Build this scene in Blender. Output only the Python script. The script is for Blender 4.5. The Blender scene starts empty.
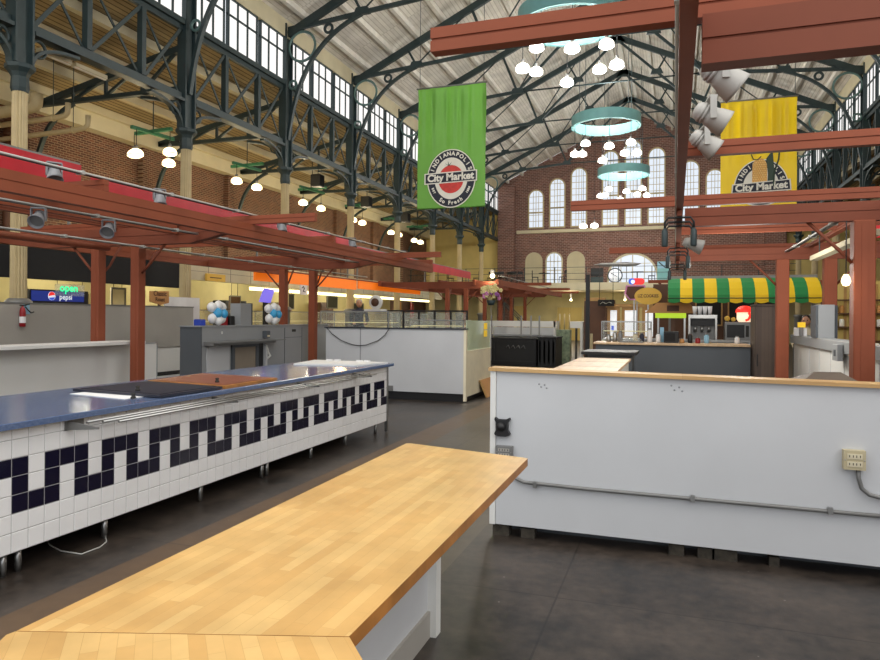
import bpy, bmesh, math, random
from mathutils import Vector, Matrix
random.seed(7)
PI = math.pi
COL = bpy.context.scene.collection
def R(d): return math.radians(d)
def lin(c):
    c = c / 255.0
    return c / 12.92 if c <= 0.04045 else ((c + 0.055) / 1.055) ** 2.4
def rgb(t): return (lin(t[0]), lin(t[1]), lin(t[2]), 1.0)
ORD = ['zeroth', 'first', 'second', 'third', 'fourth', 'fifth', 'sixth', 'seventh', 'eighth', 'ninth', 'tenth', 'eleventh', 'twelfth', 'thirteenth',
       'fourteenth', 'fifteenth', 'sixteenth', 'seventeenth', 'eighteenth', 'nineteenth', 'twentieth', 'twenty-first', 'twenty-second', 'twenty-third', 'twenty-fourth']
# ------------------------------------------------------------------ materials
def mat(name, c, rough=0.6, metal=0.0, noise=None, emit=0.0, ecol=None, c2=None, bump=0.0, alpha=None, spec=None):
    m = bpy.data.materials.new(name); m.use_nodes = True
    nt = m.node_tree; b = nt.nodes['Principled BSDF']
    b.inputs['Base Color'].default_value = rgb(c)
    b.inputs['Roughness'].default_value = rough
    b.inputs['Metallic'].default_value = metal
    if spec is not None: b.inputs['Specular IOR Level'].default_value = spec
    if emit:
        b.inputs['Emission Color'].default_value = rgb(ecol or c)
        b.inputs['Emission Strength'].default_value = emit
    if alpha is not None:
        b.inputs['Alpha'].default_value = alpha
    tc = nt.nodes.new('ShaderNodeTexCoord')
    n = nt.nodes.new('ShaderNodeTexNoise')
    sc, amt = noise or (3.0, 0.06)
    n.inputs['Scale'].default_value = sc; n.inputs['Detail'].default_value = 4
    nt.links.new(tc.outputs['Object'], n.inputs['Vector'])
    mx = nt.nodes.new('ShaderNodeMix'); mx.data_type = 'RGBA'
    a = rgb(c)
    if c2: bcol = rgb(c2)
    else: bcol = tuple(max(0, v * (1 - 2.2 * amt)) for v in a[:3]) + (1,)
    mx.inputs[6].default_value = a; mx.inputs[7].default_value = bcol
    mr = nt.nodes.new('ShaderNodeMapRange'); mr.inputs[1].default_value = 0.35; mr.inputs[2].default_value = 0.7
    nt.links.new(n.outputs['Fac'], mr.inputs[0]); nt.links.new(mr.outputs[0], mx.inputs[0])
    nt.links.new(mx.outputs[2], b.inputs['Base Color'])
    if bump:
        bp = nt.nodes.new('ShaderNodeBump'); bp.inputs['Strength'].default_value = bump
        nt.links.new(n.outputs['Fac'], bp.inputs['Height']); nt.links.new(bp.outputs[0], b.inputs['Normal'])
    return m
def brickmat(name, axes, c1, c2, mortar, bw=0.22, rh=0.075, ms=0.012, rough=0.85, offset=0.5, stain=None, sq=1.0, bias=0.0):
    m = bpy.data.materials.new(name); m.use_nodes = True
    nt = m.node_tree; b = nt.nodes['Principled BSDF']; b.inputs['Roughness'].default_value = rough
    tc = nt.nodes.new('ShaderNodeTexCoord'); sx = nt.nodes.new('ShaderNodeSeparateXYZ'); cx = nt.nodes.new('ShaderNodeCombineXYZ')
    nt.links.new(tc.outputs['Object'], sx.inputs[0])
    nt.links.new(sx.outputs[axes[0]], cx.inputs[0]); nt.links.new(sx.outputs[axes[1]], cx.inputs[1])
    br = nt.nodes.new('ShaderNodeTexBrick'); nt.links.new(cx.outputs[0], br.inputs['Vector'])
    br.inputs['Color1'].default_value = rgb(c1); br.inputs['Color2'].default_value = rgb(c2); br.inputs['Mortar'].default_value = rgb(mortar)
    br.inputs['Scale'].default_value = 1.0; br.inputs['Mortar Size'].default_value = ms; br.inputs['Brick Width'].default_value = bw
    br.inputs['Row Height'].default_value = rh; br.inputs['Bias'].default_value = bias; br.offset = offset; br.squash = sq
    n = nt.nodes.new('ShaderNodeTexNoise'); n.inputs['Scale'].default_value = 1.3 if not stain else stain; n.inputs['Detail'].default_value = 5
    nt.links.new(tc.outputs['Object'], n.inputs['Vector'])
    mr = nt.nodes.new('ShaderNodeMapRange'); mr.inputs[1].default_value = 0.3; mr.inputs[2].default_value = 0.75; mr.inputs[3].default_value = 0.82; mr.inputs[4].default_value = 1.12
    nt.links.new(n.outputs['Fac'], mr.inputs[0])
    mx = nt.nodes.new('ShaderNodeMix'); mx.data_type = 'RGBA'; mx.blend_type = 'MULTIPLY'; mx.inputs[0].default_value = 1.0
    nt.links.new(br.outputs['Color'], mx.inputs[6]); nt.links.new(mr.outputs[0], mx.inputs[7])
    nt.links.new(mx.outputs[2], b.inputs['Base Color'])
    return m
def glowmat(name, c, s, base=None):
    m = bpy.data.materials.new(name); m.use_nodes = True; b = m.node_tree.nodes['Principled BSDF']
    b.inputs['Base Color'].default_value = rgb(base or c); b.inputs['Roughness'].default_value = 0.4
    b.inputs['Emission Color'].default_value = rgb(c); b.inputs['Emission Strength'].default_value = s
    return m
def glassmat(name, c, a=0.35, rough=0.05):
    m = bpy.data.materials.new(name); m.use_nodes = True; b = m.node_tree.nodes['Principled BSDF']
    b.inputs['Base Color'].default_value = rgb(c); b.inputs['Roughness'].default_value = rough; b.inputs['Alpha'].default_value = a
    return m
def stripemat(name, c1, c2, width, axis=0, off=0.0):
    m = bpy.data.materials.new(name); m.use_nodes = True; nt = m.node_tree; b = nt.nodes['Principled BSDF']; b.inputs['Roughness'].default_value = 0.75
    tc = nt.nodes.new('ShaderNodeTexCoord'); sx = nt.nodes.new('ShaderNodeSeparateXYZ'); nt.links.new(tc.outputs['Object'], sx.inputs[0])
    ad = nt.nodes.new('ShaderNodeMath'); ad.operation = 'ADD'; ad.inputs[1].default_value = off; nt.links.new(sx.outputs[axis], ad.inputs[0])
    md = nt.nodes.new('ShaderNodeMath'); md.operation = 'FLOORED_MODULO'; md.inputs[1].default_value = 2 * width; nt.links.new(ad.outputs[0], md.inputs[0])
    gt = nt.nodes.new('ShaderNodeMath'); gt.operation = 'GREATER_THAN'; gt.inputs[1].default_value = width; nt.links.new(md.outputs[0], gt.inputs[0])
    mx = nt.nodes.new('ShaderNodeMix'); mx.data_type = 'RGBA'; mx.inputs[6].default_value = rgb(c1); mx.inputs[7].default_value = rgb(c2)
    nt.links.new(gt.outputs[0], mx.inputs[0]); nt.links.new(mx.outputs[2], b.inputs['Base Color'])
    return m
def clothmat(name, c, c2, t=0.45):
    m = mat(name, c, 0.45, noise=(1.5, 0.06), c2=c2); nt = m.node_tree; b = nt.nodes['Principled BSDF']; out = nt.nodes['Material Output']
    tr = nt.nodes.new('ShaderNodeBsdfTranslucent'); tr.inputs[0].default_value = rgb(c); mx = nt.nodes.new('ShaderNodeMixShader'); mx.inputs[0].default_value = t
    nt.links.new(b.outputs[0], mx.inputs[1]); nt.links.new(tr.outputs[0], mx.inputs[2]); nt.links.new(mx.outputs[0], out.inputs[0]); return m
M = {}
M['steel_red'] = mat('rust_red_paint', (140, 74, 49), 0.62, noise=(2.5, 0.07), spec=0.3)
M['steel_red_dark'] = mat('rust_red_paint_dark', (124, 65, 44), 0.62, noise=(2.5, 0.07), spec=0.3)
M['iron'] = mat('dark_green_iron', (46, 62, 64), 0.5, noise=(4, 0.1))
M['iron_teal'] = mat('grey_green_iron', (98, 128, 124), 0.45)
M['cream_col'] = mat('cream_column_paint', (196, 178, 136), 0.6)
M['cream'] = mat('cream_plaster', (214, 204, 172), 0.8, noise=(1.2, 0.06))
M['cream_yellow'] = mat('yellow_cream_plaster', (222, 200, 128), 0.8, noise=(1.0, 0.06))
M['yellow_wall'] = mat('yellow_wall', (216, 204, 152), 0.8, noise=(1.0, 0.08))
M['white'] = mat('white_laminate', (202, 204, 206), 0.5, noise=(1.5, 0.03))
M['white_paint'] = mat('white_paint', (226, 226, 222), 0.55, noise=(2, 0.02))
M['tile_white'] = mat('white_tile', (238, 238, 238), 0.18, noise=(6, 0.02))
M['tile_navy'] = mat('navy_tile', (13, 11, 40), 0.15, noise=(6, 0.05))
M['grout'] = mat('grout', (180, 180, 178), 0.9)
M['blue_lam'] = mat('blue_laminate', (100, 116, 148), 0.16, noise=(60, 0.16), c2=(74, 92, 128))
M['grey_lam'] = mat('grey_laminate', (150, 153, 155), 0.5, noise=(2, 0.03))
M['grey_dark'] = mat('dark_grey_laminate', (84, 89, 94), 0.55, noise=(2, 0.03))
M['grey_wall'] = mat('warm_grey_panel', (168, 164, 156), 0.5, noise=(1.5, 0.04))
M['beige'] = mat('beige_panel', (240, 230, 200), 0.6)
M['black'] = mat('black_paint', (20, 20, 22), 0.5)
M['black_soft'] = mat('black_board', (26, 26, 27), 0.85)
M['chrome'] = mat('brushed_steel', (168, 168, 166), 0.3, metal=0.9)
M['steel_grey'] = mat('grey_metal', (128, 128, 126), 0.45, metal=0.3)
M['spot_grey'] = mat('mid_grey_lamp_housing', (134, 136, 140), 0.4)
M['rail_white'] = mat('white_conduit', (176, 176, 170), 0.4)
M['lamp_grey'] = mat('grey_lamp_housing', (172, 170, 164), 0.45)
M['wood_cap'] = brickmat('wood_strip', (0, 2), (206, 168, 112), (190, 150, 98), (170, 132, 84), bw=0.9, rh=0.2, ms=0.001, rough=0.5)
M['red_valance'] = mat('crimson_fabric', (192, 14, 38), 0.45, noise=(2, 0.1))
M['teal'] = mat('teal_ring', (128, 188, 190), 0.45)
M['green_arm'] = mat('green_paint', (64, 132, 96), 0.5)
M['lamp_glow'] = glowmat('glowing_dome', (255, 250, 240), 3.0)
M['lamp_warm'] = glowmat('warm_glowing_dome', (255, 232, 180), 3.2)
M['strip_glow'] = glowmat('cove_light', (255, 240, 176), 3.0)
M['sky_glass'] = glowmat('bright_window_glass', (250, 247, 244), 1.1, (60, 60, 60))
M['sky_glass_far'] = glowmat('bright_far_window_glass', (232, 240, 250), 0.98, (40, 42, 46))
M['green_banner'] = clothmat('green_banner', (106, 162, 68), (96, 152, 58))
M['yellow_banner'] = clothmat('yellow_banner', (250, 216, 40), (240, 204, 30))
M['navy'] = mat('navy_print', (22, 28, 44), 0.6)
M['ivory'] = mat('ivory_print', (236, 232, 216), 0.6)
M['red_print'] = mat('red_print', (216, 62, 52), 0.6, noise=(12, 0.12))
M['corn'] = brickmat('corn_print', (0, 2), (240, 186, 96), (244, 204, 120), (214, 150, 70), bw=0.05, rh=0.05, ms=0.006, rough=0.6)
M['leaf_print'] = mat('dark_leaf_print', (44, 66, 48), 0.6)
M['brick_left'] = brickmat('brick_side', (1, 2), (112, 66, 46), (76, 44, 33), (146, 122, 98), ms=0.011)
M['brick_back'] = brickmat('brick_gable', (0, 2), (134, 90, 78), (102, 68, 59), (168, 146, 134), bw=0.3, rh=0.12, ms=0.014)
M['deck'] = brickmat('roof_boards', (0, 1), (232, 227, 216), (220, 214, 204), (194, 187, 174), bw=0.14, rh=4.0, ms=0.012, rough=0.9)
M['deck_aisle'] = brickmat('aisle_roof_boards', (0, 1), (178, 158, 118), (160, 140, 102), (104, 88, 60), bw=0.16, rh=4.0, ms=0.02, rough=0.9)
M['purlin'] = mat('pale_timber', (236, 232, 222), 0.8)
M['block'] = brickmat('butcher_block', (1, 0), (212, 176, 114), (198, 156, 94), (188, 148, 88), bw=0.26, rh=0.034, ms=0.0006, rough=0.32, offset=0.37, stain=6)
M['block_edge'] = mat('butcher_block_edge', (176, 118, 56), 0.5, noise=(8, 0.2))
M['block_far'] = brickmat('pale_block_top', (1, 0), (222, 190, 150), (206, 172, 132), (190, 156, 116), bw=0.4, rh=0.05, ms=0.001, rough=0.45)
M['copper'] = mat('copper_board', (132, 78, 60), 0.4, noise=(8, 0.1))
M['navy_board'] = mat('navy_board', (38, 42, 56), 0.45, noise=(6, 0.1))
M['wood_dark'] = brickmat('dark_plank_wood', (2, 0), (98, 82, 70), (78, 64, 56), (60, 48, 42), bw=1.6, rh=0.06, ms=0.001, rough=0.6)
M['wood_door'] = mat('honey_wood', (184, 142, 84), 0.5, noise=(3, 0.1))
M['wood_brown'] = mat('brown_wood', (92, 60, 40), 0.6, noise=(3, 0.1))
M['marble'] = mat('green_marble', (136, 150, 122), 0.35, noise=(9, 0.2), c2=(88, 104, 84))
M['glass_green'] = glassmat('greenish_glass', (212, 228, 198), 0.6)
M['glass_clear'] = glassmat('clear_glass', (210, 220, 215), 0.22)
M['lit_case'] = mat('lit_display_case', (226, 220, 170), 0.4, emit=0.35, ecol=(255, 240, 170))
M['sticker'] = mat('yellow_sticker', (250, 206, 40), 0.5, emit=0.3)
M['outlet'] = mat('beige_outlet', (196, 184, 150), 0.5)
M['outlet_face'] = mat('outlet_face', (224, 214, 184), 0.4)
M['dark_slot'] = mat('dark_slot', (40, 38, 34), 0.7)
M['red_ext'] = mat('extinguisher_red', (150, 20, 30), 0.35)
M['paper'] = mat('white_paper', (240, 240, 240), 0.7)
M['paper_blue'] = mat('pale_blue_label', (150, 196, 220), 0.6)
M['blue_sign'] = mat('deep_blue_sign', (28, 46, 110), 0.4, emit=0.35, ecol=(30, 60, 170))
M['neon_green'] = glowmat('green_neon', (30, 220, 150), 1.2)
M['sign_white'] = glowmat('white_sign_print', (236, 240, 246), 0.6)
M['sign_red'] = glowmat('red_sign_print', (220, 40, 40), 0.8)
M['sign_blue'] = glowmat('blue_sign_print', (40, 80, 190), 0.8)
M['tan_sign'] = mat('tan_sign', (196, 142, 84), 0.6)
M['gold_sign'] = mat('gold_sign', (214, 170, 62), 0.5, emit=0.12)
M['brown_print'] = mat('brown_print', (86, 50, 28), 0.6)
M['balloon_white'] = mat('white_balloon', (248, 248, 246), 0.3)
M['balloon_blue'] = mat('blue_balloon', (70, 172, 224), 0.3)
M['screen'] = glowmat('purple_screen', (110, 100, 210), 0.9)
M['awning'] = stripemat('green_yellow_stripes', (30, 128, 66), (236, 196, 22), 0.286, 0, 0.0)
M['lime'] = mat('lime_sign', (190, 226, 40), 0.5, emit=0.4)
M['skin'] = mat('skin', (190, 140, 112), 0.6)
M['hair'] = mat('dark_hair', (36, 26, 22), 0.7)
M['shirt_cream'] = mat('cream_shirt', (206, 194, 164), 0.8)
M['shirt_dark'] = mat('dark_shirt', (44, 46, 62), 0.8)
M['trousers'] = mat('dark_trousers', (36, 36, 44), 0.8)
M['pink'] = mat('pink_flower', (206, 130, 180), 0.6)
M['yellow_flower'] = mat('pale_yellow_flower', (224, 212, 150), 0.6)
M['violet'] = mat('violet_flower', (150, 90, 160), 0.6)
M['orange_lamplight'] = mat('orange_lamplight_glow', (226, 116, 26), 0.6, emit=0.5, ecol=(255, 120, 20))  # warm lamplight on the back beam, put into colour and emission
M['brown_cover'] = mat('brown_grey_cover', (102, 90, 80), 0.7)
M['concrete_dirty'] = mat('dirty_block', (70, 64, 54), 0.9, noise=(20, 0.3))
M['taupe_door'] = mat('taupe_board', (150, 138, 122), 0.7)
M['red_glow'] = glowmat('red_lit_sign', (235, 40, 30), 1.2)
M['cream_glow'] = glowmat('cream_lit_sign', (250, 224, 190), 1.0)
M['exit_red'] = mat('red_sign', (200, 30, 36), 0.5, emit=0.3)
# floor
def floormat(name, c1, c2, rough):
    m = bpy.data.materials.new(name); m.use_nodes = True; nt = m.node_tree; b = nt.nodes['Principled BSDF']
    tc = nt.nodes.new('ShaderNodeTexCoord')
    n1 = nt.nodes.new('ShaderNodeTexNoise'); n1.inputs['Scale'].default_value = 1.3; n1.inputs['Detail'].default_value = 10; n1.inputs['Roughness'].default_value = 0.72
    n2 = nt.nodes.new('ShaderNodeTexNoise'); n2.inputs['Scale'].default_value = 14; n2.inputs['Detail'].default_value = 6
    for n in (n1, n2): nt.links.new(tc.outputs['Object'], n.inputs['Vector'])
    ad = nt.nodes.new('ShaderNodeMath'); ad.operation = 'MULTIPLY_ADD'; ad.inputs[1].default_value = 0.3
    nt.links.new(n2.outputs['Fac'], ad.inputs[0]); nt.links.new(n1.outputs['Fac'], ad.inputs[2])
    mr = nt.nodes.new('ShaderNodeMapRange'); mr.inputs[1].default_value = 0.52; mr.inputs[2].default_value = 0.82; nt.links.new(ad.outputs[0], mr.inputs[0])
    mx = nt.nodes.new('ShaderNodeMix'); mx.data_type = 'RGBA'; mx.inputs[6].default_value = rgb(c1); mx.inputs[7].default_value = rgb(c2)
    nt.links.new(mr.outputs[0], mx.inputs[0])
    v = nt.nodes.new('ShaderNodeTexVoronoi'); v.inputs['Scale'].default_value = 5.5
    nt.links.new(tc.outputs['Object'], v.inputs['Vector'])
    lt = nt.nodes.new('ShaderNodeMath'); lt.operation = 'LESS_THAN'; lt.inputs[1].default_value = 0.035; nt.links.new(v.outputs['Distance'], lt.inputs[0])
    mul = nt.nodes.new('ShaderNodeMath'); mul.operation = 'MULTIPLY'; mul.inputs[1].default_value = 0.35; nt.links.new(lt.outputs[0], mul.inputs[0])
    m2 = nt.nodes.new('ShaderNodeMix'); m2.data_type = 'RGBA'; m2.inputs[7].default_value = rgb((170, 165, 155))
    nt.links.new(mul.outputs[0], m2.inputs[0]); nt.links.new(mx.outputs[2], m2.inputs[6]); nt.links.new(m2.outputs[2], b.inputs['Base Color'])
    bk = nt.nodes.new('ShaderNodeTexBrick'); bk.offset = 0.0; bk.inputs['Scale'].default_value = 1.0; bk.inputs['Brick Width'].default_value = 1.9; bk.inputs['Row Height'].default_value = 2.4; bk.inputs['Mortar Size'].default_value = 0.006
    bk.inputs['Color1'].default_value = (1, 1, 1, 1); bk.inputs['Color2'].default_value = (.86, .84, .83, 1); bk.inputs['Mortar'].default_value = (.45, .43, .42, 1)
    mp = nt.nodes.new('ShaderNodeMapping'); mp.inputs['Location'].default_value = (0.63, 0.9, 0); nt.links.new(tc.outputs['Object'], mp.inputs[0]); nt.links.new(mp.outputs[0], bk.inputs['Vector'])
    m3 = nt.nodes.new('ShaderNodeMix'); m3.data_type = 'RGBA'; m3.blend_type = 'MULTIPLY'; m3.inputs[0].default_value = 1.0
    nt.links.new(m2.outputs[2], m3.inputs[6]); nt.links.new(bk.outputs['Color'], m3.inputs[7]); nt.links.new(m3.outputs[2], b.inputs['Base Color'])
    r = nt.nodes.new('ShaderNodeMapRange'); r.inputs[3].default_value = rough - 0.08; r.inputs[4].default_value = rough + 0.15
    nt.links.new(n1.outputs['Fac'], r.inputs[0]); nt.links.new(r.outputs[0], b.inputs['Roughness'])
    return m
M['floor_dark'] = floormat('stained_concrete', (34, 30, 27), (80, 71, 63), 0.33)
M['floor_brown'] = floormat('brown_stained_concrete', (84, 64, 44), (104, 82, 58), 0.34)
M['floor_olive_reflect'] = floormat('olive_reflection_concrete', (66, 59, 50), (92, 84, 70), 0.32)  # olive tone is the floor's reflection of yellow areas, put into the colour
# ------------------------------------------------------------------ mesh helpers
class MB:
    def __init__(s): s.v = []; s.f = []; s.m = []; s.k = 0; s.smooth = []
    def mi(s, k): s.k = k; return s
    def add(s, vs, fs, smooth=False):
        o = len(s.v); s.v += [tuple(v) for v in vs]
        for f in fs: s.f.append(tuple(i + o for i in f)); s.m.append(s.k); s.smooth.append(smooth)
        return s
    def box(s, x0, x1, y0, y1, z0, z1):
        x0, x1 = min(x0, x1), max(x0, x1); y0, y1 = min(y0, y1), max(y0, y1); z0, z1 = min(z0, z1), max(z0, z1)
        return s.add([(x0, y0, z0), (x1, y0, z0), (x1, y1, z0), (x0, y1, z0), (x0, y0, z1), (x1, y0, z1), (x1, y1, z1), (x0, y1, z1)],
                     [(0, 3, 2, 1), (4, 5, 6, 7), (0, 1, 5, 4), (1, 2, 6, 5), (2, 3, 7, 6), (3, 0, 4, 7)])
    def bbox(s, x0, x1, y0, y1, z0, z1, b=0.006):   # box with chamfered vertical and top edges
        p = [(x0 + b, y0), (x1 - b, y0), (x1, y0 + b), (x1, y1 - b), (x1 - b, y1), (x0 + b, y1), (x0, y1 - b), (x0, y0 + b)]
        q = [(x0 + 2 * b, y0 + b), (x1 - 2 * b, y0 + b), (x1 - b, y0 + 2 * b), (x1 - b, y1 - 2 * b), (x1 - 2 * b, y1 - b), (x0 + 2 * b, y1 - b), (x0 + b, y1 - 2 * b), (x0 + b, y0 + 2 * b)]
        vs = [(x, y, z0) for x, y in p] + [(x, y, z1 - b) for x, y in p] + [(x, y, z1) for x, y in q]
        fs = [tuple(range(7, -1, -1)), tuple(range(16, 24))]
        for i in range(8):
            j = (i + 1) % 8; fs += [(i, j, 8 + j, 8 + i), (8 + i, 8 + j, 16 + j, 16 + i)]
        return s.add(vs, fs)
    def quad(s, *p): return s.add(p, [tuple(range(len(p)))])
    def bar(s, p0, p1, w, h, up=(0, 0, 1)):
        p0, p1 = Vector(p0), Vector(p1); d = (p1 - p0).normalized(); u = Vector(up)
        if abs(d.dot(u)) > 0.98: u = Vector((0, 1, 0))
        a = d.cross(u).normalized() * (w / 2); b = a.cross(d).normalized() * (h / 2)
        vs = [p + sa * a + sb * b for p in (p0, p1) for sa, sb in ((-1, -1), (1, -1), (1, 1), (-1, 1))]
        return s.add(vs, [(0, 1, 2, 3), (7, 6, 5, 4), (0, 4, 5, 1), (1, 5, 6, 2), (2, 6, 7, 3), (3, 7, 4, 0)])
    def path(s, pts, r, n=8, closed=False, smooth=True):
        pts = [Vector(p) for p in pts]; N = len(pts); rings = []; pa = None
        for i, p in enumerate(pts):
            if closed: d = pts[(i + 1) % N] - pts[i - 1]
            else: d = pts[min(i + 1, N - 1)] - pts[max(i - 1, 0)]
            d.normalize()
            if pa is None:
                u = Vector((0, 0, 1)) if abs(d.z) < 0.95 else Vector((0, 1, 0)); a = d.cross(u).normalized()
            else:
                a = (pa - d * pa.dot(d)).normalized()
            pa = a; b = a.cross(d).normalized(); rr = r[i] if isinstance(r, (list, tuple)) else r
            rings.append([p + rr * (math.cos(2 * PI * k / n) * a + math.sin(2 * PI * k / n) * b) for k in range(n)])
        vs = [v for q in rings for v in q]; fs = []
        for i in range(N if closed else N - 1):
            j = (i + 1) % N
            for k in range(n):
                l = (k + 1) % n; fs.append((i * n + k, j * n + k, j * n + l, i * n + l))
        s.add(vs, fs, smooth)
        if not closed: 
            o = len(s.v) - len(vs)
            s.f += [tuple(o + k for k in range(n)), tuple(o + (N - 1) * n + k for k in range(n - 1, -1, -1))]; s.m += [s.k] * 2; s.smooth += [False] * 2
        return s
    def tube(s, p0, p1, r, n=8): return s.path([p0, p1], r, n)
    def flatpath(s, pts, w, h, up=(0, 1, 0)):   # rectangular section swept; w across 'up', h in-plane
        pts = [Vector(p) for p in pts]; u = Vector(up).normalized(); vs = []; N = len(pts)
        for i, p in enumerate(pts):
            d = (pts[min(i + 1, N - 1)] - pts[max(i - 1, 0)]).normalized(); b = d.cross(u).normalized()
            vs += [p + sa * u * w / 2 + sb * b * h / 2 for sa, sb in ((-1, -1), (1, -1), (1, 1), (-1, 1))]
        fs = [(0, 1, 2, 3), tuple(4 * (N - 1) + k for k in (3, 2, 1, 0))]
        for i in range(N - 1):
            for k in range(4): l = (k + 1) % 4; fs.append((4 * i + k, 4 * i + 4 + k, 4 * i + 4 + l, 4 * i + l))
        return s.add(vs, fs)
    def lathe(s, c, prof, n=20, axis='z', smooth=True):
        vs = []; fs = []; P = len(prof)
        for i in range(n):
            a = 2 * PI * i / n
            for r, z in prof:
                x, y = r * math.cos(a), r * math.sin(a)
                q = (x, y, z) if axis == 'z' else ((z, x, y) if axis == 'x' else (x, z, y))
                vs.append((c[0] + q[0], c[1] + q[1], c[2] + q[2]))
        for i in range(n):
            j = (i + 1) % n
            for k in range(P - 1): fs.append((i * P + k, j * P + k, j * P + k + 1, i * P + k + 1))
        return s.add(vs, fs, smooth)
    def ball(s, c, r, n=14, sq=(1, 1, 1)):
        vs = []; fs = []; m = max(6, n // 2 + 1)
        for j in range(m + 1):
            t = PI * j / m
            for i in range(n):
                a = 2 * PI * i / n; vs.append((c[0] + r * sq[0] * math.sin(t) * math.cos(a), c[1] + r * sq[1] * math.sin(t) * math.sin(a), c[2] + r * sq[2] * math.cos(t)))
        for j in range(m):
            for i in range(n): k = (i + 1) % n; fs.append((j * n + i, (j + 1) * n + i, (j + 1) * n + k, j * n + k))
        return s.add(vs, fs, True)
    def prism(s, poly, d0, d1, axis='y'):   # poly in (a,b); extruded along axis
        def P(a, b, d): return (a, d, b) if axis == 'y' else ((d, a, b) if axis == 'x' else (a, b, d))
        n = len(poly); vs = [P(a, b, d0) for a, b in poly] + [P(a, b, d1) for a, b in poly]
        fs = [tuple(range(n)), tuple(range(2 * n - 1, n - 1, -1))] + [(i, n + i, n + (i + 1) % n, (i + 1) % n) for i in range(n)]
        return s.add(vs, fs)
    def ringstrip(s, outer, inner, d0, d1, axis='y'):  # closed frame between two equal-length loops
        def P(a, b, d): return (a, d, b) if axis == 'y' else ((d, a, b) if axis == 'x' else (a, b, d))
        n = len(outer); vs = []
        for lp, d in ((outer, d0), (inner, d0), (outer, d1), (inner, d1)): vs += [P(a, b, d) for a, b in lp]
        fs = []
        for i in range(n):
            j = (i + 1) % n
            fs += [(i, j, n + j, n + i), (2 * n + i, 3 * n + i, 3 * n + j, 2 * n + j), (i, 2 * n + i, 2 * n + j, j), (n + i, n + j, 3 * n + j, 3 * n + i)]
        return s.add(vs, fs)
    def obj(s, name, mats, parent=None, rot=None, loc=None, fix=True):
        me = bpy.data.meshes.new(name)
        off = wloc(parent) if parent is not None else Vector((0, 0, 0))
        if loc is not None: off = Vector((0, 0, 0))
        me.from_pydata([tuple(Vector(v) - off) for v in s.v], [], s.f)
        ms = mats if isinstance(mats, (list, tuple)) else [mats]
        for m in ms: me.materials.append(M[m] if isinstance(m, str) else m)
        for p, k, sm in zip(me.polygons, s.m, s.smooth): p.material_index = k; p.use_smooth = sm
        if fix:
            bm = bmesh.new(); bm.from_mesh(me); bmesh.ops.recalc_face_normals(bm, faces=bm.faces); bm.to_mesh(me); bm.free()
        me.update()
        o = bpy.data.objects.new(name, me); COL.objects.link(o)
        if parent is not None: o.parent = parent
        if loc is not None: o.location = loc
        if rot is not None: o.rotation_euler = rot
        return o
def wloc(o):
    v = Vector((0, 0, 0))
    while o is not None: v = v + Vector(o.location); o = o.parent
    return v
def tag(o, label, cat, group=None, kind=None):
    o['label'] = label; o['category'] = cat
    if group: o['group'] = group
    if kind: o['kind'] = kind
    return o
def thing(name, label, cat, loc=(0, 0, 0), group=None, kind=None):
    o = bpy.data.objects.new(name, None); COL.objects.link(o); o.location = loc; o.empty_display_size = 0.2
    return tag(o, label, cat, group, kind)
def struct(o, label, cat): return tag(o, label, cat, kind='structure')
def arc(c, r, a0, a1, n=12):
    return [(c[0] + r * math.cos(R(a0 + (a1 - a0) * i / n)), c[1] + r * math.sin(R(a0 + (a1 - a0) * i / n))) for i in range(n + 1)]
def bez(p0, p1, p2, p3, n=14):
    out = []
    for i in range(n + 1):
        t = i / n; a, b, c, d = (1 - t) ** 3, 3 * t * (1 - t) ** 2, 3 * t * t * (1 - t), t ** 3
        out.append(tuple(a * p0[k] + b * p1[k] + c * p2[k] + d * p3[k] for k in range(len(p0))))
    return out
GLYPH = {}
def glyphs(body, size, bold=0.0):
    """flat lettering outline as plain vertices and faces"""
    k = (body, size, bold)
    if k not in GLYPH:
        cu = bpy.data.curves.new('lettering', 'FONT'); cu.body = body; cu.size = size; cu.align_x = 'CENTER'; cu.align_y = 'CENTER'
        cu.offset = bold; cu.resolution_u = 3
        o = bpy.data.objects.new('lettering', cu); COL.objects.link(o)
        dg = bpy.context.evaluated_depsgraph_get(); dg.update(); ev = o.evaluated_get(dg); me = ev.to_mesh()
        GLYPH[k] = ([(v.co.x, v.co.y) for v in me.vertices], [tuple(p.vertices) for p in me.polygons])
        ev.to_mesh_clear(); bpy.data.objects.remove(o); bpy.data.curves.remove(cu)
    return GLYPH[k]
for _t, _s, _b in (('City Market', .235, .009), ('pepsi', .17, .003), ('open', .25, .005), ('Classic', .15, .003), ('Roast', .13, .003), ('LIZ COOKIES', .095, .002), ('EXIT', .14, .003)): glyphs(_t, _s, _b)
for _t, _s in (('INDIANAPOLIS', .13), ('SoFresh', .125), ('EST1886', .07)):
    for _c in _t: glyphs(_c, _s, .005)
def textmb(body, size, fn, bold=0.0, mb=None):
    """flat lettering; fn maps (x, y) of the letter plane to a point"""
    vs, fs = glyphs(body, size, bold); mb = mb or MB(); mb.add([fn(x, y) for x, y in vs], fs); return mb
def light(name, kind, loc, energy, color=(1, 1, 1), size=0.1, parent=None):
    l = bpy.data.lights.new(name, kind); l.energy = energy; l.color = color
    if kind == 'POINT': l.shadow_soft_size = size
    o = bpy.data.objects.new(name, l); COL.objects.link(o)
    if parent is not None: o.parent = parent; o.location = Vector(loc) - wloc(parent)
    else: o.location = loc
    return o
# ================================================================== building shell
CLX, CRX, CY, GY = -12.6, 6.9, -2.85, 49.9
BAY = 4.97
COLY = [10.25 + BAY * i for i in range(-1, 8)]
EAVE, APEX = 11.55, 16.13
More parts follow.
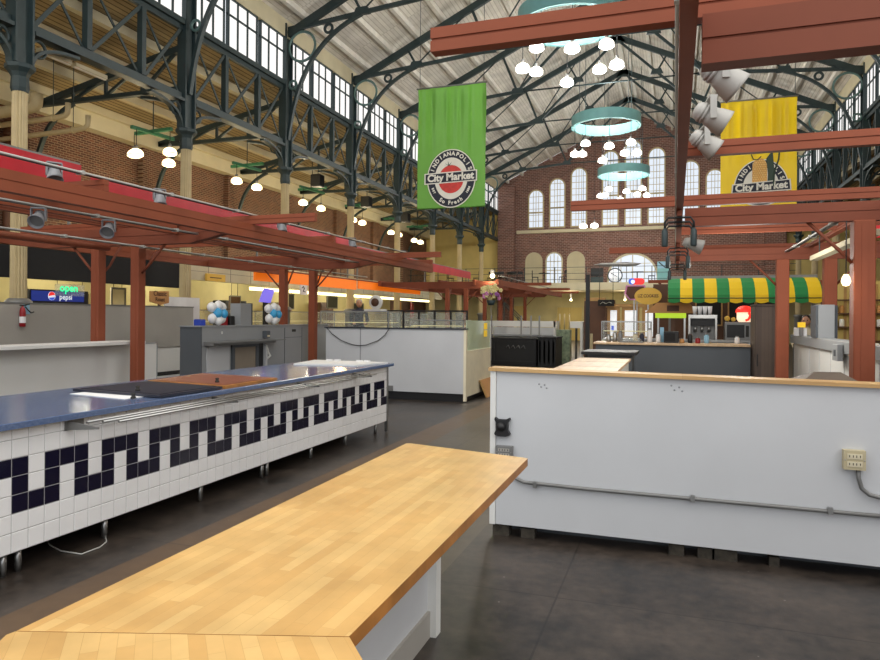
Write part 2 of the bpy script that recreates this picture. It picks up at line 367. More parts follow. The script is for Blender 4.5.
# floor: dark, brown and reflection-tinted strips in one slab
f = MB()
for x0, x1, k in ((-19, -3.35, 0), (-3.35, -2.95, 1), (-2.95, -1.36, 2), (-1.36, 13, 0)):
    f.mi(k).box(x0, x1, -6, 50.2, -0.2, 0)
struct(f.obj('floor', ['floor_dark', 'floor_brown', 'floor_olive_reflect']), 'dark stained concrete market floor with a brown strip', 'floor')
# outer brick wall of the left aisle, cream band on top
struct(MB().box(-18.7, -18.4, -5, 50.2, 0, 7.7).obj('wall_left', 'brick_left'), 'brown brick side wall of the left aisle', 'wall')
struct(MB().box(-18.42, -17.95, -5, 49.9, 7.65, 8.25).obj('trim_1', 'cream'), 'cream wall plate above the left brick wall', 'trim')
for i, y in enumerate(COLY[1:]):
    m = MB(); m.box(-18.4, -18.2, y - 0.5, y + 0.5, 0, 7.65)
    struct(m.obj('trim_%d' % (10 + i), 'brick_left'), '%s brick pier from the front on the left aisle wall' % ORD[i + 1], 'pier')
struct(MB().box(-18.4, -12.65, 49.9, 50.2, 0, 9.5).obj('wall_back.001', 'cream_yellow'), 'cream end wall of the left aisle under the arch', 'wall')
struct(MB().box(12.7, 13.0, -5, 50.2, 0, 8.3).obj('wall_right', 'brick_left'), 'brick wall of the right aisle', 'wall')
struct(MB().box(6.95, 12.7, 49.9, 50.2, 0, 9.5).obj('wall_back.002', 'cream_yellow'), 'cream end wall of the right aisle', 'wall')
# gable wall
g = MB(); g.prism([(CLX - 0.05, 0), (CRX + 0.05, 0), (CRX + 0.05, EAVE), (CY, APEX), (CLX - 0.05, EAVE)], GY, GY + 0.5)
struct(g.obj('wall_back', 'brick_back'), 'tall brick gable end wall with arched windows', 'wall')
for k, (x0, x1) in enumerate(((-12.55, -11.3), (5.6, 6.85))):
    struct(MB().box(x0, x1, 49.35, 49.9, 0, 11.4).obj('trim_%d' % (2 + k), 'brick_back'), '%s brick pilaster in the corner of the gable wall' % ('left', 'right')[k], 'pilaster')
struct(MB().box(-11.2, 5.5, 49.7, 49.9, 7.85, 8.08).obj('trim_4', 'cream'), 'stone string course under the tall gable windows', 'trim')
# headers over the clerestory
for k, x in enumerate((CLX, CRX)):
    struct(MB().box(x - 0.09, x + 0.09, -5, GY, 11.06, 11.75).obj('trim_%d' % (5 + k), 'cream'), 'cream header band above the %s clerestory' % ('left', 'right')[k], 'trim')
# roof
m = MB(); m.quad((CLX - 0.1, -5, EAVE), (CLX - 0.1, GY, EAVE), (CY, GY, APEX), (CY, -5, APEX)); m.quad((CRX + 0.1, -5, EAVE), (CY, -5, APEX), (CY, GY, APEX), (CRX + 0.1, GY, EAVE))
m.quad((CLX - 0.1, -5, EAVE + 0.2), (CLX - 0.1, GY, EAVE + 0.2), (CY, GY, APEX + 0.2), (CY, -5, APEX + 0.2)); m.quad((CRX + 0.1, -5, EAVE + 0.2), (CY, -5, APEX + 0.2), (CY, GY, APEX + 0.2), (CRX + 0.1, GY, EAVE + 0.2))
ce = struct(m.obj('ceiling', 'deck', fix=False), 'pale boarded pitched roof over the nave', 'ceiling')
SL = (APEX - EAVE) / (CY - CLX)
for sgn, ex in ((1, CLX), (-1, CRX)):
    for j in range(9):
        d = 0.7 + j * 1.08; x = ex + sgn * d; z = EAVE + SL * d - 0.12
        MB().bar((x, -4, z), (x, GY, z), 0.16, 0.2).obj('purlin', 'purlin', ce)
MB().box(CY - 0.12, CY + 0.12, -4, GY, APEX - 0.35, APEX - 0.06).obj('ridge_beam', 'purlin', ce)
for k, (xa, xb) in enumerate(((CLX - 0.16, -18.6), (CRX + 0.16, 12.9))):
    m = MB(); m.quad((xa, -5, 9.42), (xb, -5, 8.28), (xb, GY, 8.28), (xa, GY, 9.42)); m.quad((xa, -5, 9.6), (xb, -5, 8.46), (xb, GY, 8.46), (xa, GY, 9.6))
    ca = struct(m.obj('ceiling', 'deck_aisle', fix=False), 'tan boarded lean-to roof over the %s aisle' % ('left', 'right')[k], 'ceiling')
    for t in (0.18, 0.42, 0.66, 0.88):
        x = xa + (xb - xa) * t; z = 9.42 - 1.14 * t - 0.14
        MB().bar((x, -4, z), (x, GY - 0.1, z), 0.2, 0.24).obj('purlin', 'cream', ca)
# ------------------------------------------------------------------ windows
WN = [0]
def window(loop_out, loop_in, bars, pane, x=None, y=None, t=0.12, glass='sky_glass', frame='iron', label='', depthdir=1):
    WN[0] += 1
    m = MB()
    if x is not None:
        m.ringstrip(loop_out, loop_in, x - t / 2, x + t / 2, 'x')
        for (a0, b0, a1, b1, w) in bars: m.bar((x, a0, b0), (x, a1, b1), w if a0 == a1 else t * .5, t * .5 if a0 == a1 else w, (0, 0, 1) if a0 != a1 else (1, 0, 0))
    else:
        m.ringstrip(loop_out, loop_in, y - t, y, 'y')
        for (a0, b0, a1, b1, w) in bars: m.bar((a0, y - 0.07, b0), (a1, y - 0.07, b1), w, 0.04, (0, 1, 0))
    o = struct(m.obj('window_%d' % WN[0], frame), label, 'window')
    p = MB()
    if x is not None: p.quad(*[(x, a, b) for a, b in pane])
    else: p.quad(*[(a, y - 0.03, b) for a, b in pane])
    p.obj('pane', glass, o, fix=False)
    return o
def clerestory(x, bays, side):
    n = 0
    for i in bays:
        y0, y1 = COLY[i], (COLY[i + 1] if i + 1 < len(COLY) else GY)
        for k in range(3):
            a = y0 + (y1 - y0) * k / 3 + 0.09; b = y0 + (y1 - y0) * (k + 1) / 3 - 0.09; n += 1
            z0, z1 = 9.56, 11.06
            lo = [(a, z0), (b, z0), (b, z1), (a, z1)]; e = 0.035; li = [(a + e, z0 + e), (b - e, z0 + e), (b - e, z1 - e), (a + e, z1 - e)]
            w = b - a
            bars = [(a, 10.55, b, 10.55, 0.06)] + [(a + w * q / 3, z0, a + w * q / 3, z1, 0.065) for q in (1, 2)]
            window(lo, li, bars, li, x=x, glass='sky_glass', label='three-light clerestory window high on the %s side, %s from the front' % (side, ORD[n]))
clerestory(CLX, range(1, 9), 'left')
clerestory(CRX, range(4, 9), 'right')
# tall arched windows of the gable
def archloop(c, hw, z0, ztop, n=12):
    return [(c - hw, z0), (c + hw, z0)] + arc((c, ztop - hw), hw, 0, 180, n)
for k, (c, top) in enumerate(((-9.77, 11.0), (-8.2, 11.75), (-6.64, 12.43), (-4.42, 13.5), (-2.85, 14.1), (-1.28, 13.5), (0.95, 12.43), (2.5, 11.75), (4.07, 11.0))):
    z0 = 8.3; hw = 0.5; tz = z0 + 0.4 * (top - z0)
    bars = [(c - hw, tz, c + hw, tz, 0.11), (c, z0, c, top, 0.035), (c - 0.2, z0, c - 0.2, top - 0.1, 0.03), (c + 0.2, z0, c + 0.2, top - 0.1, 0.03)]
    z = z0 + 0.45
    while z < top - 0.3: bars.append((c - hw, z, c + hw, z, 0.03)); z += 0.45
    window(archloop(c, hw + 0.1, z0 - 0.1, top + 0.1), archloop(c, hw, z0, top), bars, archloop(c, hw, z0, top), y=GY, frame='cream_col', glass='sky_glass_far',
           label='tall arched gable window, %s from the left, of stepped heights' % ORD[k + 1])
for k, (c, kind) in enumerate(((-9.9, 'door'), (-8.4, 'win'), (-6.82, 'door'))):
    top, z0, hw = 6.35, 3.95, 0.54
    bars = [(c, z0, c, top, 0.05), (c - hw, 5.1, c + hw, 5.1, 0.06), (c - hw, 5.75, c + hw, 5.75, 0.05)]
    bars += [(c - 0.27, z0, c - 0.27, top - .15, 0.04), (c + 0.27, z0, c + 0.27, top - .15, 0.04)]
    window(archloop(c, hw + 0.1, z0, top + 0.1), archloop(c, hw, z0, top), bars, archloop(c, hw, z0, top), y=GY, frame='cream', glass='cream' if kind == 'door' else 'sky_glass_far',
           label=('cream blind arched window behind balcony seating, left of the bright one', 'bright arched window on the balcony between two cream ones', 'cream blind arched window behind balcony, right of the bright one')[k])
c, hw = -2.85, 1.62
bars = [(c, 4.0, c, 6.1, 0.07), (c - hw, 4.9, c + hw, 4.9, 0.06), (c - 0.8, 4.0, c - 0.8, 5.9, 0.05), (c + 0.8, 4.0, c + 0.8, 5.9, 0.05), (c - 1.2, 5.5, c + 1.2, 5.5, 0.04)]
window([(c - hw - 0.14, 3.95), (c + hw + 0.14, 3.95)] + arc((c, 4.5), hw + 0.14, 0, 180, 18), [(c - hw, 3.95), (c + hw, 3.95)] + arc((c, 4.5), hw, 0, 180, 18), bars,
       [(c - hw, 3.95), (c + hw, 3.95)] + arc((c, 4.5), hw, 0, 180, 18), y=GY, frame='cream', glass='sky_glass_far', label='wide half-round bright window at balcony level in the gable wall')
# ------------------------------------------------------------------ balcony
struct(MB().box(-18.3, 6.9, 45.0, 49.85, 3.45, 3.93).obj('floor', 'cream'), 'cream fascia and slab of the balcony across the hall end', 'balcony')
struct(MB().box(-18.3, 12.6, 49.55, 49.85, 0, 3.45).obj('wall_back', 'yellow_wall'), 'yellow wall under the balcony at the far end', 'wall')
rl = thing('balcony_railing', 'thin dark metal railing along the balcony edge', 'railing', (-3, 45.1, 3.93))
m = MB()
for z in (4.95, 4.55, 4.15): m.bar((-18, 45.1, z), (6.8, 45.1, z), 0.03, 0.03)
m.obj('rail', 'iron', rl)
x = -17.8
while x < 6.8: MB().box(x - 0.025, x + 0.025, 45.08, 45.12, 3.93, 4.97).obj('rail_post', 'iron', rl); x += 2.05
# ------------------------------------------------------------------ iron columns with spandrels
def column(x, y, n, side, low=True):
    t = thing('iron_column', '%s fluted cream column with dark green iron top from the front, %s colonnade' % (ORD[n].capitalize(), side), 'column', (x, y, 0), 'iron columns of the nave colonnades')
    m = MB(); vs = []
    N = 32
    for z in (1.9, 6.15):
        for k in range(N):
            r = (0.155 if z < 3 else 0.14) * (1 if k % 2 else 0.86); vs.append((x + r * math.cos(2 * PI * k / N), y + r * math.sin(2 * PI * k / N), z))
    m.add(vs, [(k, (k + 1) % N, N + (k + 1) % N, N + k) for k in range(N)]); m.obj('shaft', 'cream_col', t)
    MB().lathe((x, y, 0), [(0, 0), (0.26, 0), (0.26, 0.2), (0.21, 0.3), (0.2, 1.72), (0.25, 1.78), (0.25, 1.86), (0.18, 1.92), (0, 1.92)], 16).obj('pedestal', 'steel_grey', t)
    MB().lathe((x, y, 0), [(0, 6.1), (0.155, 6.1), (0.175, 6.18), (0.16, 6.4), (0.2, 6.48), (0.28, 6.56), (0.28, 6.64), (0, 6.64)], 8, smooth=False).obj('capital', 'iron', t)
    m = MB(); m.box(x - 0.05, x + 0.05, y - 0.19, y + 0.19, 6.66, 11.5)
    for s in (-1, 1): m.box(x - 0.14, x + 0.14, y + s * 0.19 - 0.025, y + s * 0.19 + 0.025, 6.66, 11.5)
    m.obj('upper_post', 'iron', t)
    for s in (-1, 1):   # spandrel bracket below the lattice girder
        m = MB()
        pts = bez((y + s * 0.2, 6.66), (y + s * 0.28, 7.05), (y + s * 0.6, 7.24), (y + s * 1.4, 7.28))
        m.flatpath([(x, a, b) for a, b in pts], 0.16, 0.07, (1, 0, 0))
        m.path([(x, y + s * 0.42 + 0.17 * math.cos(2 * PI * k / 18), 7.12 + 0.17 * math.sin(2 * PI * k / 18)) for k in range(18)], 0.035, 6, True)
        m.obj('spandrel_bracket', 'iron', t)
    # bracket into the aisle
    sx = -1 if x < 0 else 1
    m = MB(); pts = bez((x + sx * 0.1, 6.66), (x + sx * 0.2, 7.3), (x + sx * 0.6, 7.56), (x + sx * 1.5, 7.66))
    m.flatpath([(a, y, b) for a, b in pts], 0.16, 0.08, (0, 1, 0))
    m.path([(x + sx * (0.42 + 0.16 * math.cos(2 * PI * k / 18)), y, 7.36 + 0.16 * math.sin(2 * PI * k / 18)) for k in range(18)], 0.03, 6, True)
    m.obj('aisle_bracket', 'iron', t)
    return t
for n, y in enumerate(COLY): column(CLX, y, n + 1, 'left')
for n, y in enumerate(COLY[4:]): column(CRX, y, n + 1, 'right')
# ------------------------------------------------------------------ lattice girders between the columns
def girder(x, y0, y1, n, side):
    t = thing('lattice_girder', 'dark green lattice girder with crossed bracing, %s bay from the front, %s colonnade' % (ORD[n], side), 'girder', (x, (y0 + y1) / 2, 7.3), 'lattice girders under the clerestory')
    a, b = y0 + 0.24, y1 - 0.24
    m = MB(); m.box(x - 0.14, x + 0.14, a, b, 9.40, 9.54); m.box(x - 0.05, x + 0.05, a, b, 9.26, 9.40); m.obj('top_chord', 'iron', t)
    m = MB(); m.box(x - 0.14, x + 0.14, a, b, 7.34, 7.42); m.box(x - 0.05, x + 0.05, a, b, 7.42, 7.58); m.obj('bottom_chord', 'iron', t)
    for k in (1, 2):
        y = y0 + (y1 - y0) * k / 3; MB().box(x - 0.08, x + 0.08, y - 0.07, y + 0.07, 7.58, 9.26).obj('vertical', 'iron', t)
    for k in (0, 1, 2):
        u, v = y0 + (y1 - y0) * k / 3 + (0.30 if k == 0 else 0.07), y0 + (y1 - y0) * (k + 1) / 3 - (0.30 if k == 2 else 0.07)
        for s in (-1, 1):
            p, q = ((u, v) if s > 0 else (v, u))
            MB().bar((x + 0.03 * s, p, 7.58), (x + 0.03 * s, q, 9.26), 0.09 if s > 0 else 0.06, 0.03, (1, 0, 0)).obj('diagonal', 'iron', t)
for i in range(len(COLY)): girder(CLX, COLY[i], COLY[i + 1] if i + 1 < len(COLY) else GY, i + 1, 'left')
for i in range(4, len(COLY)): girder(CRX, COLY[i], COLY[i + 1] if i + 1 < len(COLY) else GY, i - 3, 'right')
# ------------------------------------------------------------------ roof trusses
def truss(y, n, halves):
    t = thing('roof_truss', 'dark green iron roof truss with ringed brackets, %s counted from the front' % ORD[n], 'truss', (CY, y, 11.3), 'iron roof trusses over the nave')
    for ex, sg in halves:
        X = lambda d: ex + sg * d
        dz = 0.42
        MB().bar((X(0.1), y, EAVE - dz + 0.05), (CY - sg * 0.0, y, APEX - dz), 0.14, 0.26).obj('rafter', 'iron', t)
        MB().bar((X(0.1), y, 11.33), (X(5.8), y, 11.8), 0.1, 0.13).obj('lower_chord', 'iron', t)
        MB().bar((X(5.8), y, 11.8), (CY, y, APEX - dz - 0.1), 0.09, 0.11).obj('diagonal', 'iron', t)
        MB().bar((X(5.8), y, 11.8), (X(5.1), y, EAVE + SL * 5.1 - dz), 0.1, 0.1).obj('strut', 'iron', t)
        MB().bar((X(5.8) + sg * 2.03, y, 11.8 + 1.95), (X(5.8) + sg * 1.55, y, EAVE + SL * 7.35 - dz), 0.08, 0.08).obj('strut', 'iron', t)
        MB().bar((X(2.85), y, 11.55), (X(2.45), y, EAVE + SL * 2.45 - dz), 0.08, 0.08).obj('strut', 'iron', t)
        MB().tube((X(5.8), y, 11.8), (X(7.8), y, EAVE + SL * 7.8 - dz), 0.03, 6).obj('tie_rod', 'iron', t)
        MB().tube((X(2.85), y, 11.6), (X(5.1), y, EAVE + SL * 5.1 - dz), 0.03, 6).obj('tie_rod', 'iron', t)
        for cx, cz in ((5.8, 11.8), (7.83, 13.75), (2.85, 11.57)): MB().prism([(X(cx) - 0.3, cz - 0.08), (X(cx) + 0.3, cz - 0.08), (X(cx) + 0.2, cz + 0.16), (X(cx) - 0.2, cz + 0.16)], y - 0.06, y + 0.06).obj('gusset_plate', 'iron', t)
        # curved bracket
        m = MB(); pts = bez((X(0.1), 7.6), (X(0.35), 9.4), (X(0.95), 10.9), (X(2.85), 11.52), 20)
        m.flatpath([(a, y, b) for a, b in pts], 0.13, 0.1, (0, 1, 0)); m.obj('curved_bracket', 'iron', t)
        m = MB(); m.path([(X(0.62 + 0.5 * math.cos(2 * PI * k / 28)), y, 10.72 + 0.5 * math.sin(2 * PI * k / 28)) for k in range(28)], 0.045, 8, True); m.obj('large_ring', 'iron_teal', t)
        m = MB(); m.path([(X(1.62 + 0.14 * math.cos(2 * PI * k / 18)), y, 11.2 + 0.14 * math.sin(2 * PI * k / 18)) for k in range(18)], 0.05, 8, True); m.obj('small_ring', 'iron', t)
        m = MB(); m.path([(X(0.28 + 0.14 * math.cos(2 * PI * k / 18)), y, 9.45 + 0.14 * math.sin(2 * PI * k / 18)) for k in range(18)], 0.04, 8, True); m.obj('small_ring', 'iron_teal', t)
        MB().prism([(X(0.08), 11.1), (X(0.8), 11.36), (X(0.8), EAVE + SL * 0.8 - dz), (X(0.08), EAVE - 0.12)], y - 0.05, y + 0.05).obj('gusset_plate', 'iron', t)
    MB().tube((CLX + 5.8, y, 11.8), (CRX - 5.8, y, 11.8), 0.035, 6).obj('tie_rod', 'iron', t)
    MB().prism([(CY - 0.45, APEX - 0.72), (CY + 0.45, APEX - 0.72), (CY + 0.12, APEX - 0.3), (CY - 0.12, APEX - 0.3)], y - 0.07, y + 0.07).obj('gusset_plate', 'iron', t)
for n, y in enumerate(COLY[2:]): truss(y, n + 1, ((CLX, 1), (CRX, -1)))
# ------------------------------------------------------------------ aisle trusses
for n, y in enumerate(COLY[1:]):
    t = thing('aisle_truss', 'dark iron lean-to truss across the left aisle, %s from the front' % ORD[n + 1], 'truss', (-15.5, y, 7.7), 'lean-to trusses of the left aisle')
    def top(x): return 8.93 - (-12.75 - x) * 0.2 - 0.05
    MB().bar((-12.82, y, top(-12.82)), (-17.9, y, top(-17.9)), 0.14, 0.18).obj('top_chord', 'iron', t)
    MB().bar((-12.82, y, 7.78), (-17.9, y, 7.82), 0.14, 0.12).obj('bottom_chord', 'iron', t)
    xs = [-12.9, -14.1, -15.4, -16.6, -17.7]
    for k in range(4):
        MB().bar((xs[k], y, top(xs[k])) if k % 1 else (xs[k], y, top(xs[k])), (xs[k + 1], y, 7.85), 0.07, 0.08).obj('diagonal', 'iron', t)
        if 0 < k: MB().bar((xs[k], y, 7.85), (xs[k], y, top(xs[k])), 0.07, 0.08).obj('vertical', 'iron', t)
    m = MB(); pts = bez((-18.12, 5.2), (-18.07, 6.6), (-17.6, 7.4), (-16.6, 7.74)); m.flatpath([(a, y, b) for a, b in pts], 0.12, 0.1, (0, 1, 0)); m.obj('curved_bracket', 'iron', t)
# ================================================================== steel canopies
def ibeam_y(m, x, w, y0, y1, z0, z1):     # stacked pair of channels with a groove between
    zm = (z0 + z1) / 2
    m.box(x - w / 2, x + w / 2, y0, y1, z0, zm - 0.006); m.box(x - w / 2 + 0.008, x + w / 2 - 0.008, y0 + .004, y1 - .004, zm - 0.006, zm + 0.006); m.box(x - w / 2, x + w / 2, y0, y1, zm + 0.006, z1)
    return m
def ibeam_x(m, y, w, x0, x1, z0, z1):
    zm = (z0 + z1) / 2
    m.box(x0, x1, y - w / 2, y + w / 2, z0, zm - 0.006); m.box(x0 + .004, x1 - .004, y - w / 2 + 0.008, y + w / 2 - 0.008, zm - 0.006, zm + 0.006); m.box(x0, x1, y - w / 2, y + w / 2, zm + 0.006, z1)
    return m
def canopy(label, xf, xb, wf, gy, y0, y1, px, purlins, pw=0.14, spine=None, pdx=0.0, haunch=True):
    t = thing('steel_canopy', label, 'canopy', ((xf + xb) / 2, (y0 + y1) / 2, 0))
    ibeam_y(MB(), xf, wf, y0, y1, 2.66, 2.85).obj('edge_beam', 'steel_red', t)
    ibeam_y(MB(), xb, 0.09, y0, y1, 2.66, 2.85).obj('edge_beam', 'steel_red', t)
    ibeam_y(MB(), spine, 0.09, y0, y1, 2.797, 2.85).obj('spine_beam', 'steel_red_dark', t)
    if haunch: ibeam_y(MB(), xf - .8, 0.08, y0, y1, 2.797, 2.85).obj('inner_beam', 'steel_red', t); ibeam_y(MB(), xf - .8, 0.08, y0 + .3, gy[0] - .1, 2.68, 2.797).obj('inner_beam', 'steel_red', t)
    if haunch:
        for ga, gb2 in zip(gy[:-1], gy[1:]): ibeam_y(MB(), xf - .8, 0.08, ga + .1, gb2 - .1, 2.68, 2.797).obj('inner_beam', 'steel_red', t)
    lo, hi = min(xf, xb), max(xf, xb)
    for y in gy:
        m = MB(); zs = (2.6, 2.69, 2.702, 2.795)
        m.box(lo + 0.056, hi - 0.056, y - 0.05, y + 0.05, zs[0], zs[1]); m.box(lo + 0.06, hi - 0.06, y - 0.042, y + 0.042, zs[1], zs[2]); m.box(lo + 0.056, hi - 0.056, y - 0.05, y + 0.05, zs[2], zs[3])
        if haunch:
            m = MB(); xs = (lo + .056, px[0] - .9 if px[0] < px[1] else px[1] - .9, max(px) + .9, hi - .056)
            for za, zb, zc, zd, hw in ((2.67, 2.735, 2.56, 2.672, .06), (2.735, 2.743, 2.672, 2.684, .052), (2.743, 2.795, 2.684, 2.795, .06)): m.prism([(xs[0], za), (xs[1], zc), (xs[2], zc), (xs[3], za), (xs[3], zb), (xs[2], zd), (xs[1], zd), (xs[0], zb)], y - hw, y + hw)
        m.obj('girder', 'steel_red_dark', t)
        for x in px:
            x = x + (pdx if y < 9 else 0); h = pw / 2
            m = MB(); m.bbox(x - h, x + h, y - h, y + h, 0, 2.56 if haunch else 2.6, 0.008)
            for s in (-1, 1): m.box(x - 0.03, x + 0.03, y + s * h - 0.004, y + s * h + 0.004, 0.05, 2.55)
            p = m.obj('post', 'steel_red', t)
            MB().box(x - 0.15, x + 0.15, y - 0.15, y + 0.15, 0, 0.02).obj('base_plate', 'steel_red_dark', p)
            sg = 1 if x > sum(px) / 2 else -1
            MB().path([(x + sg * h, y, 2.18), (x + sg * 0.2, y, 2.3), (x + sg * 0.5, y, 2.61)], 0.018, 8).obj('knee_brace', 'steel_red_dark', t)
            MB().path([(x, y + h, 2.18), (x, y + 0.2, 2.3), (x, y + 0.5, 2.75)], 0.018, 8).obj('knee_brace', 'steel_red_dark', t)
    for y, xa, xb_ in purlins:
        ibeam_x(MB(), y, 0.07, xa, xb_, 2.852, 2.965).obj('purlin', 'steel_red', t)
    return t
canopy('long rust red steel canopy over the left stalls nearest the camera', -5.5, -9.6, 0.1, (2.7, 7.5, 12.3), 0.5, 15.24, (-7.0, -7.7),
       [(2.9, -9.7, -5.45), (5.4, -9.7, -5.45), (7.95, -9.7, -4.49), (10.3, -9.7, -5.45), (13.4, -9.7, -4.62), (15.2, -9.7, -5.45)], spine=-7.35)
canopy('rust red steel canopy overhead at the right, with lamps on its edge', 0.038, 4.2, 0.06, (2.9, 7.85, 12.6), 0.4, 15.5, (1.69, 2.39),
       [(3.05, -1.1, 4.25), (5.6, 0.01, 4.25), (8.02, -1.16, 4.25), (10.7, 0.01, 4.25), (13.5, -1.21, 4.25), (15.45, 0.01, 4.25)], spine=2.1, pw=0.19, pdx=0.09, haunch=False)
canopy('farther rust red steel canopy beyond the white stall, under the balcony view', -5.5, -9.7, 0.1, (21.75, 26.5, 31.2), 21.6, 34.8, (-6.6, -7.25),
       [(26.1, -9.8, -4.5), (31.0, -9.8, -4.5), (34.7, -9.8, -4.6)], spine=-7.5)
canopy('distant rust red canopy in front of the gable wall at right', 0.3, 4.3, 0.085, (26.0, 31.0), 24.0, 34.0, (1.9, 2.6),
       [(25.0, -0.9, 4.35), (30.5, -0.9, 4.35), (33.9, 0.2, 4.35)], spine=2.3)
# crimson valance on the back edge of the left canopy
for k, (ya, yb) in enumerate(((1.0, 9.3), (9.5, 20.0), (20.3, 33.6))):
    zt = (4.24, 4.1, 3.92)[k]; m = MB(); n = 40; vs = []
    for i in range(n + 1):
        y = ya + (yb - ya) * i / n; b = 0.03 * math.sin(i * 0.9) * (1 if k == 0 else 0.3)
        for z in (zt - (.48, .44, .34)[k], zt - .2, zt): vs.append((-9.95 + b * (zt + .05 - z), y, z))
    m.add(vs, [(3 * i + j, 3 * i + 3 + j, 3 * i + 4 + j, 3 * i + 1 + j) for i in range(n) for j in (0, 1)], True)
    t = thing('crimson_valance', ('crimson fabric band above the near part of the left canopy', 'crimson fabric band above the middle of the left canopy', 'crimson fabric band farther back toward the gable wall')[k], 'valance', (-9.95, (ya + yb) / 2, zt - .48))
    m.obj('cloth', 'red_valance', t)
    m = MB(); m.box(-10.02, -9.98, ya, yb, zt, zt + .04); m.obj('top_rail', 'steel_grey', t)
    for y in (ya + 0.2, (ya + yb) / 2, yb - 0.2): MB().box(-10.03, -9.99, y - 0.02, y + 0.02, 2.852, zt).obj('support_post', 'steel_grey', t)
# conduits and lighting tracks
def conduit(name, label, pts_list, r, m, cat='conduit'):
    t = thing(name, label, cat, pts_list[0][0])
    for p in pts_list: MB().path(p, r, 8).obj('tube', m, t)
    return t
def track(label, x, y0, y1, z, w=0.05):
    t = thing('lighting_track', label, 'lighting track', (x, (y0 + y1) / 2, z))
    for s in (-1, 1): MB().tube((x + s * w / 2, y0, z), (x + s * w / 2, y1, z), 0.011, 8).obj('track_rail', 'rail_white', t)
    m = MB(); m.box(x - w / 2, x + w / 2, y0, y1, z - 0.012, z + 0.004); m.obj('track_channel', 'black', t)
    y = y0 + 0.4
    while y < y1: MB().box(x - w / 2 - .02, x + w / 2 + .02, y - 0.015, y + 0.015, z - 0.018, z + 0.02).obj('clamp', 'rail_white', t); y += 1.25
    return t
track('white double track on top of the left canopy front edge', -5.52, 1.0, 14.6, 2.99)
track('white double track hung inside the left canopy behind its front beam', -5.95, 2.85, 7.4, 2.67)
track('farther white double track behind the left canopy front beam', -5.95, 7.6, 12.2, 2.67)
track('white double track at the middle of the left canopy', -6.84, 2.0, 14.5, 2.525, 0.04)
t = thing('white_conduit', 'white conduit strip along the left underside of the right canopy edge beam overhead', 'conduit', (-.016, 8, 2.67))
MB().tube((-.0005, .5, 2.668), (-.0005, 15.4, 2.668), .007, 8).obj('tube', 'rail_white', t)
for y in (2.4, 5.2, 8.3, 11.4): MB().box(-.01, .0065, y - .015, y + .015, 2.655, 2.69).obj('clip', 'rail_white', t)
track('white track beside the middle beam of the right canopy', 1.7, 8.4, 12.2, 2.7)
track('white track on the far left canopy front edge', -5.52, 22.0, 34.0, 2.99)
conduit('brown_pipe', 'brown pipe running below the left canopy beams', [[(-7.22, 0.8, 2.5), (-7.22, 7.2, 2.5)]], 0.042, 'steel_red', 'pipe')
# ------------------------------------------------------------------ track spotlights
def spotlight(loc, yaw, tilt, s, label, group=None, hang=True, mt_='lamp_grey'):
    t = thing('track_spotlight', label, 'spotlight', loc, group)
    c = Vector(loc); L = s
    m = MB(); m.lathe(loc, [(0, -L * .55), (L * .2, -L * .52), (L * .27, -L * .4), (L * .27, -L * .1), (L * .3, -L * .08), (L * .31, L * .05), (L * .36, L * .2), (L * .40, L * .42), (L * .42, L * .5), (L * .38, L * .5), (L * .34, L * .3), (0, L * .28)], 24, 'x')
    for k in (-.3, -.2): m.lathe(loc, [(L * .27, L * k - .01), (L * .3, L * k - .008), (L * .3, L * k + .008), (L * .27, L * k + .01)], 24, 'x')
    m.obj('housing', mt_, t)
    m = MB(); m.lathe(loc, [(0, L * .33), (L * .33, L * .34)], 20, 'x'); m.obj('lens', 'steel_grey', t)
    m = MB(); sg = 1 if hang else -1
    for q in (-1, 1): m.box(loc[0] - .02, loc[0] + .02, loc[1] + q * L * .36 - .006, loc[1] + q * L * .36 + .006, loc[2] - .03, loc[2] + L * .5)
    m.box(loc[0] - .025, loc[0] + .025, loc[1] - L * .36, loc[1] + L * .36, loc[2] + L * .5, loc[2] + L * .5 + .012)
    m.obj('yoke', mt_, t)
    for ch in t.children:
        if ch.name.startswith('yoke'): ch.rotation_euler = (0, -tilt, 0)
    t.rotation_euler = (0, tilt, yaw)
    return t
LSP = [((-5.875, 4.99, 2.54), R(-60), R(35), 0.18, 'grey spotlight under the front beam of the left canopy, nearest'),
       ((-5.875, 5.86, 2.54), R(-60), R(35), 0.18, 'grey spotlight under the left canopy front beam, second along'),
       ((-5.67, 4.98, 2.965), R(-30), R(60), 0.18, 'grey spotlight on top of the left canopy beam above a crimson band, first'),
       ((-5.67, 6.4, 2.965), R(-30), R(75), 0.18, 'grey spotlight on top of the left canopy beam, second from the camera'),
       ((-5.67, 9.0, 2.965), R(-30), R(75), 0.18, 'grey spotlight on the left canopy beam, third, beside a purlin end'),
       ((-5.67, 11.4, 2.965), R(-30), R(75), 0.18, 'grey spotlight on top of the left canopy beam, fourth along'),
       ((-5.67, 13.9, 2.965), R(-30), R(75), 0.17, 'grey spotlight at the far end of the left canopy beam'),
       ((-6.92, 5.3, 2.39), R(-60), R(35), 0.16, 'grey spotlight hanging mid canopy at the left picture edge')]
for a in LSP: spotlight(*a, group='grey track spotlights of the left canopy', mt_='spot_grey')
RSP = [((0.24, 4.15, 2.97), R(12), R(38), 0.23, 'largest grey spotlight on the right canopy, uppermost of three beside the yellow banner'),
       ((0.215, 4.8, 2.93), R(8), R(30), 0.22, 'grey spotlight on the right canopy, middle of three beside the yellow banner'),
       ((0.20, 5.45, 2.92), R(12), R(36), 0.21, 'grey spotlight on the right canopy, lowest of three beside the yellow banner'),
       ((0.2, 8.75, 2.5), R(10), R(20), 0.22, 'grey spotlight hanging between black frames on the right canopy edge')]
for a in RSP: spotlight(*a, group='grey track spotlights of the right canopy')
